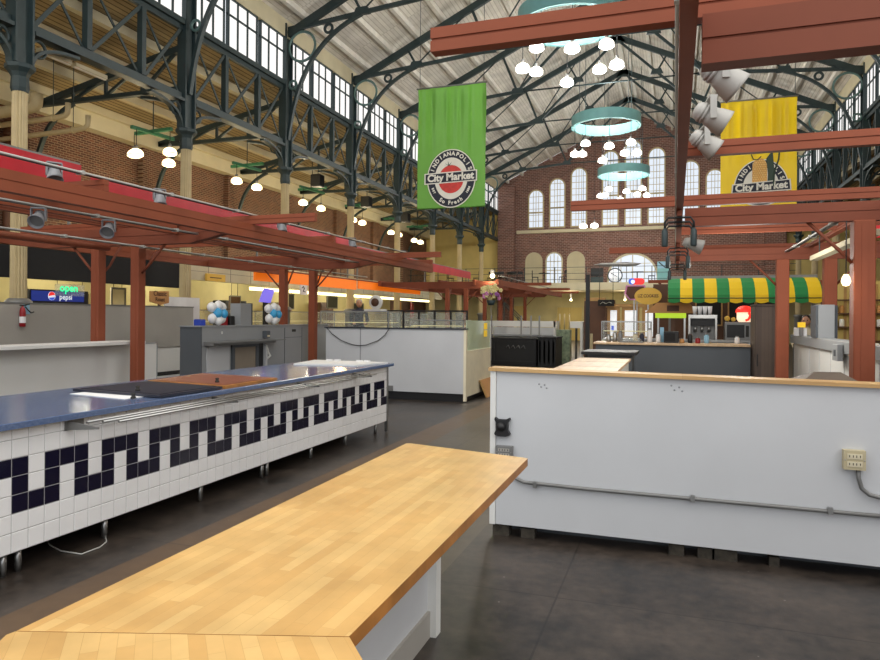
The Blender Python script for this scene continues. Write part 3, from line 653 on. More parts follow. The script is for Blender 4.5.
# black tube frames straddling the right canopy edge
for k, (y, dy) in enumerate(((7.0, .32), (10.0, .55), (13.0, .7))):
    z, s = 2.585, .165
    t = thing('black_rod_frame', ('largest black tube frame under the right canopy edge, with hanging cylinders', 'middle black tube frame under the right canopy edge beam', 'smallest and farthest black tube frame under the right canopy edge')[k], 'lamp frame', (0.03, y, z), 'black frames on the right canopy edge')
    for q in range(3):
        yy = y + dy * q
        MB().path([(-.1, yy, z - 0.11), (-.1, yy, z - 0.04), (-.07, yy, z), (.135, yy, z), (.165, yy, z - 0.04), (.165, yy, z - 0.11)], 0.011, 8).obj('rod', 'black', t)
    MB().box(0.015, 0.06, y - 0.04, y + dy * 2 + .04, z + 0.013, 2.652).obj('mounting_plate', 'steel_red_dark', t)
    for x in (-.1, .165): MB().lathe((x, y, z - 0.28), [(0, 0), (0.026, 0), (0.03, 0.01), (0.03, 0.15), (0.012, 0.18), (0, 0.18)], 14).obj('hanging_cylinder', 'iron', t)
t = thing('lamp_trough', 'cream lamp trough hung below the right canopy between its posts', 'lamp', (2.0, 9.9, 2.52)); MB().bbox(1.93, 2.05, 8.3, 11.6, 2.5, 2.57).obj('body', 'cream', t)
for y in (8.8, 11.2): MB().tube((1.99, y, 2.57), (1.99, y, 2.85), .008, 6).obj('hanger', 'iron', t)
# ================================================================== butcher block bar
bb = thing('butcher_block_bar', 'long honey coloured butcher block bar top on a white pony wall in the foreground', 'bar counter', (-1.0, 2.2, 0))
A, B = (-1.331, 1.084), (-0.65, 1.305); C1, D1 = (-1.361, 3.411), (-0.674, 3.258)
e = 0.012
top = MB(); top.prism([(A[0], A[1]), (B[0], B[1]), (-0.668, 3.25), (-0.69, 3.262), (-1.345, 3.41), (-1.361, 3.40)], 0.884, 0.92, 'z')
o = top.obj('block_top', ['block', 'block_edge'], bb)
for p in o.data.polygons:
    if abs(p.normal.z) < 0.5: p.material_index = 1
# angled short leg of the top toward the camera, seam between
dv = Vector((0.66, -0.75)).normalized(); sv = Vector((B[0] - A[0], B[1] - A[1]))
E1 = (B[0] + dv.x * 1.0, B[1] + dv.y * 1.0); F1 = (A[0] + 0.045 + dv.x * 1.0, A[1] + dv.y * 1.0)
ang = math.atan2(dv.y, dv.x)
def rot2(p, a): return (p[0] * math.cos(a) - p[1] * math.sin(a), p[0] * math.sin(a) + p[1] * math.cos(a))
g0 = (A[0] + 0.008, A[1] - 0.0)
poly = [(A[0] + 0.0, A[1] - 0.0025), (A[0] - 0.004, A[1] - 0.02), (A[0] + 0.02, A[1] - 0.065), F1, E1, (B[0] + 0.002, B[1] - 0.0025)]
m = MB(); m.prism(poly, 0.884, 0.92, 'z')
o = m.obj('block_top', ['block', 'block_edge'], bb)
o.rotation_euler = (0, 0, ang + PI / 2)
me = o.data
for v in me.vertices:
    q = rot2((v.co.x, v.co.y), -(ang + PI / 2)); v.co.x, v.co.y = q
for p in me.polygons:
    if abs(p.normal.z) < 0.5: p.material_index = 1
MB().box(-1.30, -1.16, 1.2, 3.25, 0.0, 0.884).obj('pony_wall', 'white', bb)
MB().box(-1.175, -1.115, 3.2, 3.27, 0.0, 0.884).obj('end_post', 'white_paint', bb)
MB().box(-1.162, -1.145, 1.3, 3.2, 0.0, 0.13).obj('kick_board', 'grey_wall', bb)
MB().box(-1.28, -0.75, 1.12, 1.24, 0, 0.884).obj('pony_wall', 'white', bb)
# ================================================================== tiled counter
TX = -3.769
tc = thing('tiled_counter', 'blue topped counter faced with white and navy meander tiles on chrome legs', 'counter', (-4.35, 5.0, 0))
W = 0.1135; Y0 = 3.033; zr = [0.155, 0.278, 0.390, 0.503, 0.615, 0.727, 0.840, 0.905]
m = MB(); m.mi(2).box(TX - 0.05, TX - 0.004, 1.0, 8.67, 0.155, 0.91)
for n in range(-17, 51):
    ya = Y0 + (n - 1) * W; yb = min(ya + W, 8.67)
    if yb < 1.0: continue
    for r in range(7):
        dark = (r == 4 and n % 4 != 2) or (r == 3 and n % 2 == 1) or (r == 2 and n % 4 != 0)
        g = 0.0022
        m.mi(1 if dark else 0); a, b, c, d = ya + g, yb - g, zr[r] + g, zr[r + 1] - g; h = 0.003
        m.add([(TX - .004, a, c), (TX - .004, b, c), (TX - .004, b, d), (TX - .004, a, d), (TX, a + h, c + h), (TX, b - h, c + h), (TX, b - h, d - h), (TX, a + h, d - h)],
              [(4, 5, 6, 7), (0, 1, 5, 4), (1, 2, 6, 5), (2, 3, 7, 6), (3, 0, 4, 7)])
m.obj('tile_facing', ['tile_white', 'tile_navy', 'grout'], tc)
MB().box(-4.95, TX - 0.05, 1.0, 8.62, 0.155, 0.905).obj('counter_body', 'white', tc)
m = MB(); m.bbox(-5.0, -3.70, 0.95, 8.76, 0.915, 0.955, 0.004); m.obj('counter_top', 'blue_lam', tc)
m = MB(); m.box(-4.99, -3.745, 0.97, 8.70, 0.905, 0.915); m.obj('under_strip', 'beige', tc)
m = MB(); m.box(TX - 0.03, TX + 0.012, 8.67, 8.70, 0.01, 0.915); m.box(-4.9, TX, 8.68, 8.70, 0.155, 0.915); m.obj('corner_trim', 'chrome', tc)
MB().box(-4.8, -4.35, 1.0, 8.5, 0.0, 0.155).obj('recessed_plinth', 'black', tc)
for y in (1.4, 2.2, 3.05, 3.15, 3.83, 4.87, 5.79, 5.88, 6.75, 7.6, 8.5):
    MB().lathe((-3.86, y, 0), [(0, 0), (0.019, 0), (0.019, 0.03), (0.021, 0.032), (0.021, 0.154), (0, 0.154)], 14).obj('leg', 'chrome', tc)
# tray slide
ts = thing('tray_slide', 'chrome tray slide of long bars on the tiled counter front', 'tray slide', (-3.6, 5.6, 0.88))
for x in (-3.685, -3.60, -3.515): MB().tube((x, 3.5 + (x + 3.69) * 0.6, 0.885), (x, 7.75, 0.885), 0.0085, 8).obj('bar', 'chrome', ts)
for y in (3.42, 4.9, 6.3, 7.6):
    m = MB(); m.prism([(TX + 0.004, 0.900), (-3.50, 0.874), (-3.50, 0.862), (TX + 0.004, 0.84)], y - 0.006, y + 0.006); m.obj('bracket', 'steel_grey', ts)
MB().box(TX + 0.004, TX + 0.009, 3.40, 3.55, 0.84, 0.902).obj('bracket_plate', 'steel_grey', ts)
def slab(name, label, cat, pts, z0, z1, mats, parent=None, edge=None):
    m = MB(); m.prism(pts, z0, z1, 'z'); o = m.obj(name, mats)
    tag(o, label, cat); return o
slab('white_sheet', 'white sheet lying on the blue counter under the navy board', 'board', [(-4.62, 4.22), (-3.95, 4.1), (-3.90, 4.9), (-4.55, 5.0)], 0.956, 0.960, 'paper')
nb = slab('navy_board', 'dark navy framed board lying flat on the blue counter', 'board', [(-4.74, 4.36), (-3.756, 4.26), (-3.735, 5.0), (-4.69, 5.15)], 0.961, 0.98, 'navy_board')
MB().prism([(-4.70, 4.40), (-3.795, 4.305), (-3.775, 4.965), (-4.65, 5.11)], 0.98, 0.984, 'z').obj('board_face', 'navy', nb)
cb = slab('copper_board', 'copper brown framed board lying on the blue counter behind the navy one', 'board', [(-4.70, 5.17), (-3.73, 5.03), (-3.75, 5.89), (-4.77, 6.06)], 0.956, 0.982, 'block_edge')
MB().prism([(-4.66, 5.21), (-3.77, 5.08), (-3.79, 5.85), (-4.72, 6.01)], 0.982, 0.986, 'z').obj('board_face', 'copper', cb)
slab('white_lid_board', 'white board lying on the far end of the blue counter', 'board', [(-4.75, 7.85), (-3.92, 7.98), (-3.73, 8.62), (-4.9, 8.66)], 0.956, 0.975, 'white_paint')
for k, (x, y) in enumerate(((-4.62, 8.60), (-4.5, 8.61), (-4.16, 8.61), (-4.05, 8.62))):
    o = MB().box(x - 0.045, x + 0.045, y - 0.015, y + 0.015, 0.9755, 0.992).obj('paper_card', 'paper')
    tag(o, 'small white card on the far white board, %s from the left' % ORD[k + 1], 'card', 'cards on the far white board')
for k, (x, y, z, lb) in enumerate(((-3.92, 4.16, 0.96, 'small dark knob on the white sheet before the navy board'), (-4.12, 4.42, 0.984, 'small dark knob resting on the navy board'), (-3.98, 5.25, 0.986, 'small dark knob resting on the copper board'))):
    o = MB().lathe((x, y, z), [(0, 0), (0.02, 0), (0.02, 0.012), (0.012, 0.018), (0.016, 0.03), (0.016, 0.04), (0, 0.042)], 12).obj('knob', 'dark_slot'); tag(o, lb, 'knob')
o = MB().path([(-4.2, 3.6, 0.09), (-4.05, 3.55, 0.01), (-3.9, 3.5, 0.006), (-3.72, 3.5, 0.006), (-3.715, 3.65, 0.006), (-3.76, 3.75, 0.006), (-3.81, 3.79, 0.03)], 0.005, 6).obj('loose_wire', 'rail_white'); tag(o, 'thin white wire looping on the floor under the tiled counter', 'wire')
# ================================================================== white partition panel at right
PY = 4.856
pp = thing('white_partition', 'large white panel partition with pale wood cap at right foreground', 'partition', (0.5, PY + 0.06, 0))
m = MB(); m.prism([(-1.235, 0.087), (2.6, 0.075), (2.6, 1.168), (-1.235, 1.208)], PY, PY + 0.10); m.obj('panel', 'white', pp)
MB().prism([(-1.278, 0.087), (-1.237, 0.087), (-1.237, 1.208), (-1.278, 1.209)], PY - 0.012, PY + 0.11).obj('corner_trim', 'white_paint', pp)
m = MB(); m.prism([(-1.29, 1.209), (2.62, 1.168), (2.62, 1.192), (-1.29, 1.234)], PY - 0.025, PY + 0.16); m.obj('wood_cap', 'wood_cap', pp)
MB().box(-1.2, 2.6, PY + 0.2, PY + 0.26, 0, 1.15).obj('rear_panel', 'grey_dark', pp)
for x, w, h in ((-1.2, 0.12, 0.087), (-1.0, 0.1, 0.07), (0.02, 0.1, 0.075), (0.2, 0.09, 0.07), (0.33, 0.14, 0.08), (0.62, 0.06, 0.06), (1.8, 0.12, 0.078)):
    MB().box(x - w / 2, x + w / 2, PY + 0.02, PY + 0.12, 0, h).obj('support_block', 'concrete_dirty', pp)
for i, (x, z) in enumerate(((-0.92, 1.125), (-0.905, 1.105), (-0.88, 1.12), (-0.865, 1.098))):
    MB().lathe((x, PY - 0.001, z), [(0, -0.001), (0.007, 0), (0.007, 0.003), (0, 0.003)], 10, 'y').obj('drilled_hole', 'grey_lam', pp)
for i, (x, z) in enumerate(((-0.02, 1.15), (0.0, 1.12), (0.03, 1.14), (0.05, 1.115))):
    MB().lathe((x, PY - 0.001, z), [(0, -0.001), (0.007, 0), (0.007, 0.003), (0, 0.003)], 10, 'y').obj('drilled_hole', 'grey_lam', pp)
jb = thing('wall_bracket', 'black moulded bracket screwed on the left end of the white partition', 'bracket', (-1.19, PY, 0.81))
P_ = [(-1.232, 0.862), (-1.215, 0.85), (-1.165, 0.85), (-1.142, 0.862), (-1.138, 0.85), (-1.152, 0.83), (-1.152, 0.785), (-1.138, 0.765), (-1.142, 0.755), (-1.165, 0.748), (-1.215, 0.748), (-1.232, 0.755), (-1.236, 0.765), (-1.225, 0.785), (-1.225, 0.83), (-1.236, 0.85)]
m = MB(); m.prism([(-1.182 + (a + 1.187) * 1.18, .806 + (b - .806) * 1.2) for a, b in P_], PY - 0.04, PY - 0.001); m.obj('back_plate', 'black', jb)
m = MB(); m.lathe((-1.188, PY - 0.02, 0.807), [(0, -0.05), (0.024, -0.048), (0.032, -0.03), (0.034, 0.0)], 18, 'y'); m.obj('centre_boss', 'black', jb)
def outlet(label, x, z, w, h, d=0.05, mt_='outlet'):
    t = thing('power_outlet', label, 'outlet', (x, PY, z))
    m = MB(); m.prism([(x - w / 2, z - h / 2), (x + w / 2, z - h / 2), (x + w / 2, z + h / 2), (x - w / 2, z + h / 2)], PY - d, PY - 0.001); m.obj('box', mt_, t)
    for s in (-1, 1):
        f = MB().box(x - w * .34, x + w * .34, PY - d - 0.004, PY - d, z + s * h * .2 - h * .13, z + s * h * .2 + h * .13).obj('receptacle', 'outlet_face' if mt_ == 'outlet' else 'grey_wall', t)
        m = MB()
        for q in (-1, 1): m.box(x + q * w * .16 - .012, x + q * w * .16 - .008, PY - d - .006, PY - d - .004, z + s * h * .2 - .006, z + s * h * .2 + .008); m.box(x + q * w * .16 + .008, x + q * w * .16 + .012, PY - d - .006, PY - d - .004, z + s * h * .2 - .006, z + s * h * .2 + .008)
        m.obj('slot', 'dark_slot', f)
    m = MB()
    for q in (-1, 1): m.lathe((x + q * w * .43, PY - d - .001, z), [(0, -.003), (.004, -.002), (.004, .001)], 8, 'y')
    m.obj('screw', 'chrome', t)
    return t
outlet('beige double outlet box on the right of the white partition', 1.056, 0.735, 0.12, 0.12)
outlet('small grey outlet box low on the partition behind the bar corner', -1.165, 0.625, 0.12, 0.085, mt_='steel_grey')
cc = thing('surface_conduit', 'grey surface conduit running along the lower white partition', 'conduit', (0, PY, 0.4))
MB().path([(-1.13, PY - .02, 0.58), (-1.125, PY - .02, 0.50), (-1.09, PY - .02, 0.44), (-1.02, PY - .02, 0.415), (-0.6, PY - .02, 0.406), (2.6, PY - .02, 0.392)], 0.013, 10).obj('pipe', 'steel_grey', cc)
for x in (-0.94, 0.12, 0.93, 2.0): MB().box(x - 0.014, x + 0.014, PY - 0.036, PY - 0.004, 0.383, 0.425).obj('strap', 'chrome', cc)
o = MB().path([(1.08, PY - .025, 0.675), (1.083, PY - .025, 0.62), (1.10, PY - .025, 0.56), (1.14, PY - .025, 0.525), (1.2, PY - .025, 0.512), (1.5, PY - .025, 0.505), (2.2, PY - .025, 0.5)], 0.013, 10).obj('flexible_cable', 'steel_grey'); tag(o, 'grey flexible cable curving down from the beige outlet', 'cable')
# ================================================================== left side stalls
gw = thing('grey_partition', 'long warm grey partition with a white base behind the left canopy', 'partition', (-9.8, 8.5, 0))
MB().box(-9.86, -9.8, 3.5, 12.1, 0.95, 1.765).obj('panel', 'grey_wall', gw)
MB().box(-9.86, -9.82, 3.5, 12.1, 0, 0.95).obj('base_panel', 'white_paint', gw)
MB().box(-9.88, -9.79, 3.5, 12.11, 1.765, 1.785).obj('top_trim', 'steel_grey', gw)
fe = thing('fire_extinguisher', 'red fire extinguisher hanging on the warm grey partition', 'fire extinguisher', (-9.74, 8.0, 1.43))
MB().lathe((-9.74, 8.0, 1.40), [(0, 0), (0.04, 0), (0.045, 0.01), (0.045, 0.24), (0.034, 0.29), (0.016, 0.31), (0.016, 0.33), (0, 0.33)], 18).obj('cylinder', 'red_ext', fe)
MB().lathe((-9.74, 8.0, 1.46), [(0.0465, 0), (0.0465, 0.1)], 18).obj('paper_band', 'paper', fe)
m = MB(); m.box(-9.75, -9.73, 7.95, 8.06, 1.73, 1.745); m.bar((-9.74, 8.0, 1.735), (-9.74, 8.12, 1.76), 0.02, 0.015); m.obj('handle', 'black', fe)
MB().path([(-9.74, 8.04, 1.72), (-9.74, 8.10, 1.66), (-9.74, 8.15, 1.62), (-9.74, 8.2, 1.635)], 0.01, 8).obj('hose', 'black', fe)
o = MB().box(-9.799, -9.795, 8.05, 8.17, 1.60, 1.755).obj('instruction_card', 'paper_blue'); tag(o, 'pale blue card beside the red extinguisher on the grey partition', 'card')
sc_ = thing('white_shelf_counter', 'white panel counter with a protruding top shelf at the left edge', 'counter', (-7.4, 5, 0))
MB().box(-7.5, -7.46, 1.0, 8.38, 0, 1.17).obj('front_panel', 'white_paint', sc_)
MB().bbox(-7.56, -7.15, 1.0, 7.82, 1.19, 1.232, 0.004).obj('top_shelf', 'white_paint', sc_)
MB().box(-7.52, -7.45, 7.7, 8.39, 1.17, 1.185).obj('cap', 'grey_lam', sc_); MB().box(-7.51, -7.455, 8.38, 8.4, 0, 1.17).obj('end_trim', 'grey_lam', sc_)
for y in (1.2,): MB().prism([(-7.46, 1.19), (-7.2, 1.19), (-7.46, 0.98)], y - 0.01, y + 0.01).obj('shelf_bracket', 'grey_lam', sc_)
rk = thing('wire_rack', 'low black wire rack between the white counter and grey stall', 'rack', (-8.8, 9.9, 0))
for z in (0.3, 0.42, 0.54):
    m = MB()
    for k in range(9): m.bar((-9.0 + k * 0.06, 9.2, z), (-9.0 + k * 0.06, 11.0, z), 0.012, 0.012)
    m.bar((-9.0, 9.2, z), (-8.52, 9.2, z), 0.015, 0.015); m.bar((-9.0, 11.0, z), (-8.52, 11.0, z), 0.015, 0.015); m.obj('wire_shelf', 'black', rk)
for x in (-9.0, -8.52):
    for y in (9.2, 11.0): MB().tube((x, y, 0), (x, y, 0.78 if y > 10 else 0.6), 0.014, 8).obj('leg', 'black', rk)
# grey stall
GX = -7.3
gs = thing('grey_stall', 'grey laminate stall wall with a serving hatch and shelf', 'stall', (GX - 0.15, 11.4, 0))
MB().box(GX - 0.24, GX, 9.23, 13.5, 0, 1.41).obj('wall_panel', 'grey_lam', gs)
MB().box(GX - 0.42, GX - 0.0, 9.21, 9.232, 0, 1.41).obj('end_panel', 'grey_dark', gs)
MB().box(GX - 0.43, GX + 0.015, 9.19, 9.6, 1.41, 1.43).obj('top_cap', 'grey_lam', gs); MB().box(GX - 0.255, GX + 0.015, 9.6, 13.5, 1.41, 1.43).obj('top_cap', 'grey_lam', gs)
m = MB(); m.box(GX, GX + 0.32, 9.27, 11.25, 1.145, 1.165); m.box(GX, GX + 0.2, 9.27, 11.1, 1.10, 1.145); m.obj('serving_shelf', ['steel_grey'], gs)
m = MB(); pts = [(9.31, 0.45), (9.95, 0.45), (9.95, 1.08), (9.86, 1.09), (9.7, 1.085), (9.5, 1.09), (9.36, 1.08), (9.33, 0.9), (9.35, 0.7)]; m.prism(pts, GX + 0.002, GX + 0.012, 'x'); m.obj('torn_white_panel', 'white', gs)
m = MB(); m.box(GX + 0.001, GX + 0.03, 10.0, 10.08, 0.3, 1.10); m.box(GX + 0.001, GX + 0.03, 10.72, 10.8, 0.3, 1.10); m.box(GX + 0.001, GX + 0.03, 10.08, 10.72, 1.04, 1.10); m.obj('hatch_frame', 'grey_dark', gs)
MB().box(GX + 0.001, GX + 0.01, 10.08, 10.72, 0.3, 1.04).obj('hatch_board', 'taupe_door', gs)
MB().box(GX + 0.002, GX + 0.02, 10.82, 10.95, 0.3, 1.10).obj('dark_gap', 'black', gs)
MB().box(GX + 0.003, GX + 0.07, 10.96, 11.02, 0.3, 1.05).obj('hatch_post', 'white', gs)
MB().path([(GX + .04, 10.98, 1.06), (GX + .08, 11.0, 0.98), (GX + .06, 11.05, 0.92), (GX + .09, 11.08, 0.85), (GX + .06, 11.02, 0.8)], 0.022, 8).obj('plastic_wrap', 'white_paint', gs)
MB().box(GX + 0.001, GX + 0.006, 11.72, 12.36, 0.2, 1.37).obj('door_panel', 'grey_lam', gs)
m = MB()
for y in (11.715, 12.37): m.box(GX + 0.001, GX + 0.0075, y - 0.006, y + 0.006, 0.2, 1.37)
m.box(GX + 0.001, GX + 0.0075, 11.72, 12.36, 1.17, 1.178); m.obj('door_seam', 'grey_dark', gs)
MB().box(GX + 0.006, GX + 0.012, 11.98, 12.12, 1.285, 1.335).obj('vent_plate', 'dark_slot', gs)
MB().bbox(GX + 0.001, GX + 0.09, 10.95, 11.08, 1.19, 1.32).obj('switch_box', 'grey_dark', gs)
MB().box(GX + 0.09, GX + 0.1, 10.98, 11.05, 1.21, 1.24).obj('switch_face', 'outlet_face', gs)
MB().box(GX + 0.001, GX + 0.006, 9.73, 9.76, 1.285, 1.33).obj('wall_clip', 'white_paint', gs)
gb = thing('metal_cabinet_box', 'tall grey metal box standing on the grey stall', 'box', (GX - 0.13, 10.5, 1.43))
MB().box(GX - 0.235, GX - 0.02, 10.3, 10.62, 1.431, 1.82).obj('body', 'grey_lam', gb); MB().box(GX - 0.236, GX - 0.019, 10.62, 10.66, 1.431, 1.83).obj('edge_flange', 'grey_dark', gb)
def balloons(cx, cy, cz, label):
    t = thing('balloon_cluster', label, 'balloons', (cx, cy, cz), None)
    for i, (dx, dy, dz, k) in enumerate(((0, -.1, .08, 'w'), (0.02, .12, .08, 'w'), (-.01, -.11, .27, 'w'), (0.02, .13, .27, 'w'), (.06, -.03, .17, 'b'), (.06, .12, .16, 'b'), (.03, .02, .3, 'w'), (.05, .0, .05, 'w'))):
        b = MB().lathe((cx + dx, cy + dy, cz + dz), [(0, .085)] + [(.078 * math.sin(PI * q / 10), .085 * math.cos(PI * q / 10) - .01) for q in range(1, 10)] + [(0.008, -.098), (0, -.1)], 14).obj('balloon', 'balloon_white' if k == 'w' else 'balloon_blue', t)
balloons(GX - .1, 9.72, 1.48, 'cluster of white and blue balloons on the near end of the grey stall')
balloons(GX - .1, 11.42, 1.48, 'cluster of white and blue balloons behind the canopy post on the grey stall')
for nm, lb, x, y, w, h, mt_, ct in (('red_canister', 'small red canister on the grey stall beside the near balloons', GX - .16, 10.0, .055, .14, 'red_ext', 'canister'), ('black_speaker', 'small black box on the grey stall between balloons and metal box', GX - .14, 10.14, .07, .16, 'black', 'box'), ('blue_bin', 'small navy bin left of the near balloon cluster', GX - .2, 9.42, .07, .1, 'blue_sign', 'bin')):
    m = MB(); m.bbox(x - w, x + w, y - w, y + w, 1.431, 1.431 + h, 0.01); m.box(x - w * .9, x + w * .9, y - w * .9, y + w * .9, 1.431 + h, 1.435 + h); o = m.obj(nm, mt_); tag(o, lb, ct)
# white stall with green glass screen
ws = thing('white_stall', 'big white panel stall with black base, dark cap and greenish glass side', 'stall', (-5.2, 13.1, 0))
MB().box(-6.66, -3.74, 12.23, 12.29, 0.155, 1.37).obj('front_panel', 'white', ws)
MB().box(-6.68, -3.69, 12.20, 12.34, 1.37, 1.392).obj('top_cap', 'navy', ws)
MB().box(-3.75, -3.70, 12.22, 12.30, 0.02, 1.37).obj('corner_trim', 'beige', ws)
MB().box(-6.62, -3.76, 12.26, 12.32, 0.0, 0.155).obj('base_plinth', 'black', ws); MB().box(-3.78, -3.74, 12.32, 13.98, 0.0, 0.10).obj('base_plinth', 'black', ws)
MB().box(-3.74, -3.70, 12.30, 14.02, 0.10, 0.955).obj('side_panel', 'beige', ws)
m = MB(); m.prism([(12.30, 0.965), (14.02, 0.965), (14.02, 1.53), (12.32, 1.545)], -3.73, -3.715, 'x'); m.obj('glass_screen', 'glass_green', ws)
MB().box(-3.75, -3.695, 12.30, 14.03, 0.95, 0.966).obj('glass_rail', 'beige', ws); MB().box(-3.74, -3.705, 14.02, 14.05, 0.1, 1.53).obj('end_trim', 'white_paint', ws)
MB().box(-5.9, -5.88, 12.226, 12.23, 0.16, 1.37).obj('panel_joint', 'grey_lam', ws)
MB().box(-5.28, -5.18, 12.2, 12.23, 0.155, 0.26).obj('floor_socket', 'steel_grey', ws)
o = MB().path([(-6.62, 12.18, 1.37), (-6.5, 12.19, 1.25), (-6.3, 12.2, 1.12), (-6.05, 12.2, 1.04), (-5.9, 12.2, 1.025), (-5.75, 12.2, 1.04), (-5.5, 12.2, 1.13), (-5.35, 12.19, 1.24), (-5.25, 12.18, 1.37)], 0.008, 8).obj('hanging_cable', 'black'); tag(o, 'dark cable drooping across the big white stall panel', 'cable')
for k, z in enumerate((1.42, 1.27)):
    o = MB().box(-3.712, -3.708, 13.52, 13.76, z - 0.065, z + 0.065).obj('yellow_sticker', 'sticker'); tag(o, ('upper', 'lower')[k] + ' yellow notice stuck on the greenish glass screen', 'notice')
# deli counters behind the white stall
def display_case(label, x0, x1, y0, y1, zb, zt, group=None, lit=True, body='white_paint'):
    t = thing('display_case', label, 'display case', ((x0 + x1) / 2, (y0 + y1) / 2, 0), group)
    MB().box(x0, x1, y0, y1, 0, zb).obj('base_cabinet', body, t)
    MB().box(x0 + .03, x1 - .03, y0 + .03, y1 - .03, zb + .002, zb + .03).obj('tray', 'lit_case' if lit else 'chrome', t)
    MB().box(x0 + .04, x1 - .04, y0 + .1, y1 - .05, (zb + zt) / 2, (zb + zt) / 2 + .015).obj('glass_shelf', 'lit_case' if lit else 'glass_clear', t)
    m = MB()
    for x in (x0 + .012, x1 - .012):
        for y in (y0 + .012, y1 - .012): m.box(x - .012, x + .012, y - .012, y + .012, zb, zt)
    m.box(x0, x1, y0, y1, zt, zt + .03); m.obj('frame', 'chrome', t)
    m = MB(); m.quad((x0 + .02, y0, zb), (x1 - .02, y0, zb), (x1 - .02, y0, zt), (x0 + .02, y0, zt)); m.quad((x1, y0 + .02, zb), (x1, y1 - .02, zb), (x1, y1 - .02, zt), (x1, y0 + .02, zt)); m.obj('glass', 'glass_clear', t, fix=False)
    return t
display_case('lit cream display case behind the white stall, behind the hanging cable', -9.0, -7.0, 16.2, 17.0, 1.15, 1.72, body='beige')
display_case('pale display case behind the middle of the white stall', -7.0, -5.4, 17.6, 18.3, 1.2, 1.5, body='cream')
gsn = thing('glass_screen_rail', 'black framed glass screen behind the white stall', 'glass screen', (-6.6, 19.4, 0))
for k in range(6):
    x = -8.4 + k * 0.51; MB().box(x - .03, x + .03, 19.38, 19.42, 0, 1.78).obj('post', 'black', gsn)
MB().box(-8.43, -5.82, 19.37, 19.43, 1.76, 1.81).obj('top_rail', 'black', gsn); MB().box(-8.4, -5.87, 19.395, 19.405, 0.9, 1.74).obj('glass', 'glass_clear', gsn); MB().box(-8.4, -5.87, 19.38, 19.42, 0, .9).obj('lower_panel', 'grey_lam', gsn)
sl = thing('meat_slicer', 'white slicer with a dark round blade cover on the deli counter', 'slicer', (-7.5, 17.0, 1.75))
MB().bbox(-7.78, -7.3, 16.35, 16.75, 1.752, 1.80).obj('base', 'white_paint', sl); MB().lathe((-7.5, 16.5, 1.98), [(0, -.06), (.17, -.06), (.19, -.03), (.19, .02), (.16, .05), (0, .05)], 22, 'y').obj('blade_guard', 'white_paint', sl)
MB().lathe((-7.5, 16.43, 1.98), [(0, -.01), (.11, -.008), (.11, .01)], 20, 'y').obj('dark_disc', 'wood_brown', sl)
# vendor row behind the left colonnade
VX = -13.6
struct(MB().box(-17.3, -17.2, 4, 40, 0, 3.2).obj('wall_left', 'yellow_wall'), 'yellow back wall of the left vendor row', 'wall')
struct(MB().box(-18.1, VX, 4, 40, 3.2, 3.32).obj('ceiling', 'cream'), 'cream ceiling slab of the left vendor row', 'ceiling')
o = MB().box(VX - .06, VX + .06, 4, 16.42, 2.39, 3.195).obj('black_soffit_panel', 'black_soft'); tag(o, 'matte black soffit panel over the left vendors behind the first column', 'soffit')
o.name = 'black_soffit_panel'
cf = thing('cream_fascia', 'cream block fascia above the lit vendors along the left side', 'fascia', (VX, 28, 2.65))
MB().box(VX - .06, VX + .06, 16.5, 39.5, 2.66, 3.195).obj('fascia_board', 'cream', cf)
m = MB(); y = 17.4
while y < 39: m.box(VX + .06, VX + .064, y - .012, y + .012, 2.66, 3.19); y += 1.1
m.box(VX + .06, VX + .064, 16.5, 39.5, 2.92, 2.935); m.obj('joint', 'taupe_door', cf)
for k in range(5):
    y0 = 19.7 + k * 3.6
    t = thing('cove_light', 'glowing pale yellow cove light under the cream fascia, %s from the front' % ORD[k + 1], 'light', (VX, y0 + 1.75, 2.5), 'cove lights of the vendor row')
    MB().bbox(VX - .07, VX + .05, y0, y0 + 3.5, 2.47, 2.58).obj('diffuser', 'strip_glow', t); MB().box(VX - .08, VX + .06, y0, y0 + 3.5, 2.58, 2.62).obj('housing', 'cream', t)
lt = ('lit vendor case at far left under the black soffit', 'lit vendor case below the yellow board behind the posts', 'lit vendor case behind the second column', 'lit vendor case behind the balloons', 'lit vendor case right of the third column', 'lit vendor case farther along the left side', 'last lit vendor case before the hall end')
for k in range(7):
    y0 = 8.5 + k * 4.2
    display_case(lt[k], -14.4, VX - .15, y0, y0 + 3.8, 1.05, 1.75, 'lit display cases of the left vendors', body='cream_yellow')
    light('vendor_light', 'POINT', (-15.6, y0 + 2, 2.7), 70, (1, .92, .72), .25)
for k, (x, y, w, h, z, mt_, nm, lb) in enumerate(((-17.0, 18.5, 1.2, 1.6, 0, 'grey_dark', 'dark_refrigerator', 'dark refrigerator against the yellow vendor wall beyond the second column'), (-17.0, 23.0, 1.4, 1.9, 0, 'black', 'black_oven', 'black oven unit against the yellow vendor wall, mid row'), (-17.0, 26.5, .9, 1.9, 0, 'chrome', 'steel_refrigerator', 'steel refrigerator against the yellow vendor wall'), (-17.0, 30.5, 1.3, 2.0, 0, 'wood_brown', 'brown_cupboard', 'brown cupboard against the yellow vendor wall, far end'))):
    t = thing(nm, lb, nm.split('_')[1], (x, y, 0)); MB().bbox(x - .15, x + .45, y - w / 2, y + w / 2, 0.03, z + h + .3, .02).obj('body', mt_, t)
    MB().box(x + .45, x + .475, y - w / 2 + .04, y - .02, .1, h + .2).obj('door', mt_, t); MB().box(x + .45, x + .475, y + .02, y + w / 2 - .04, .1, h + .2).obj('door', mt_, t)
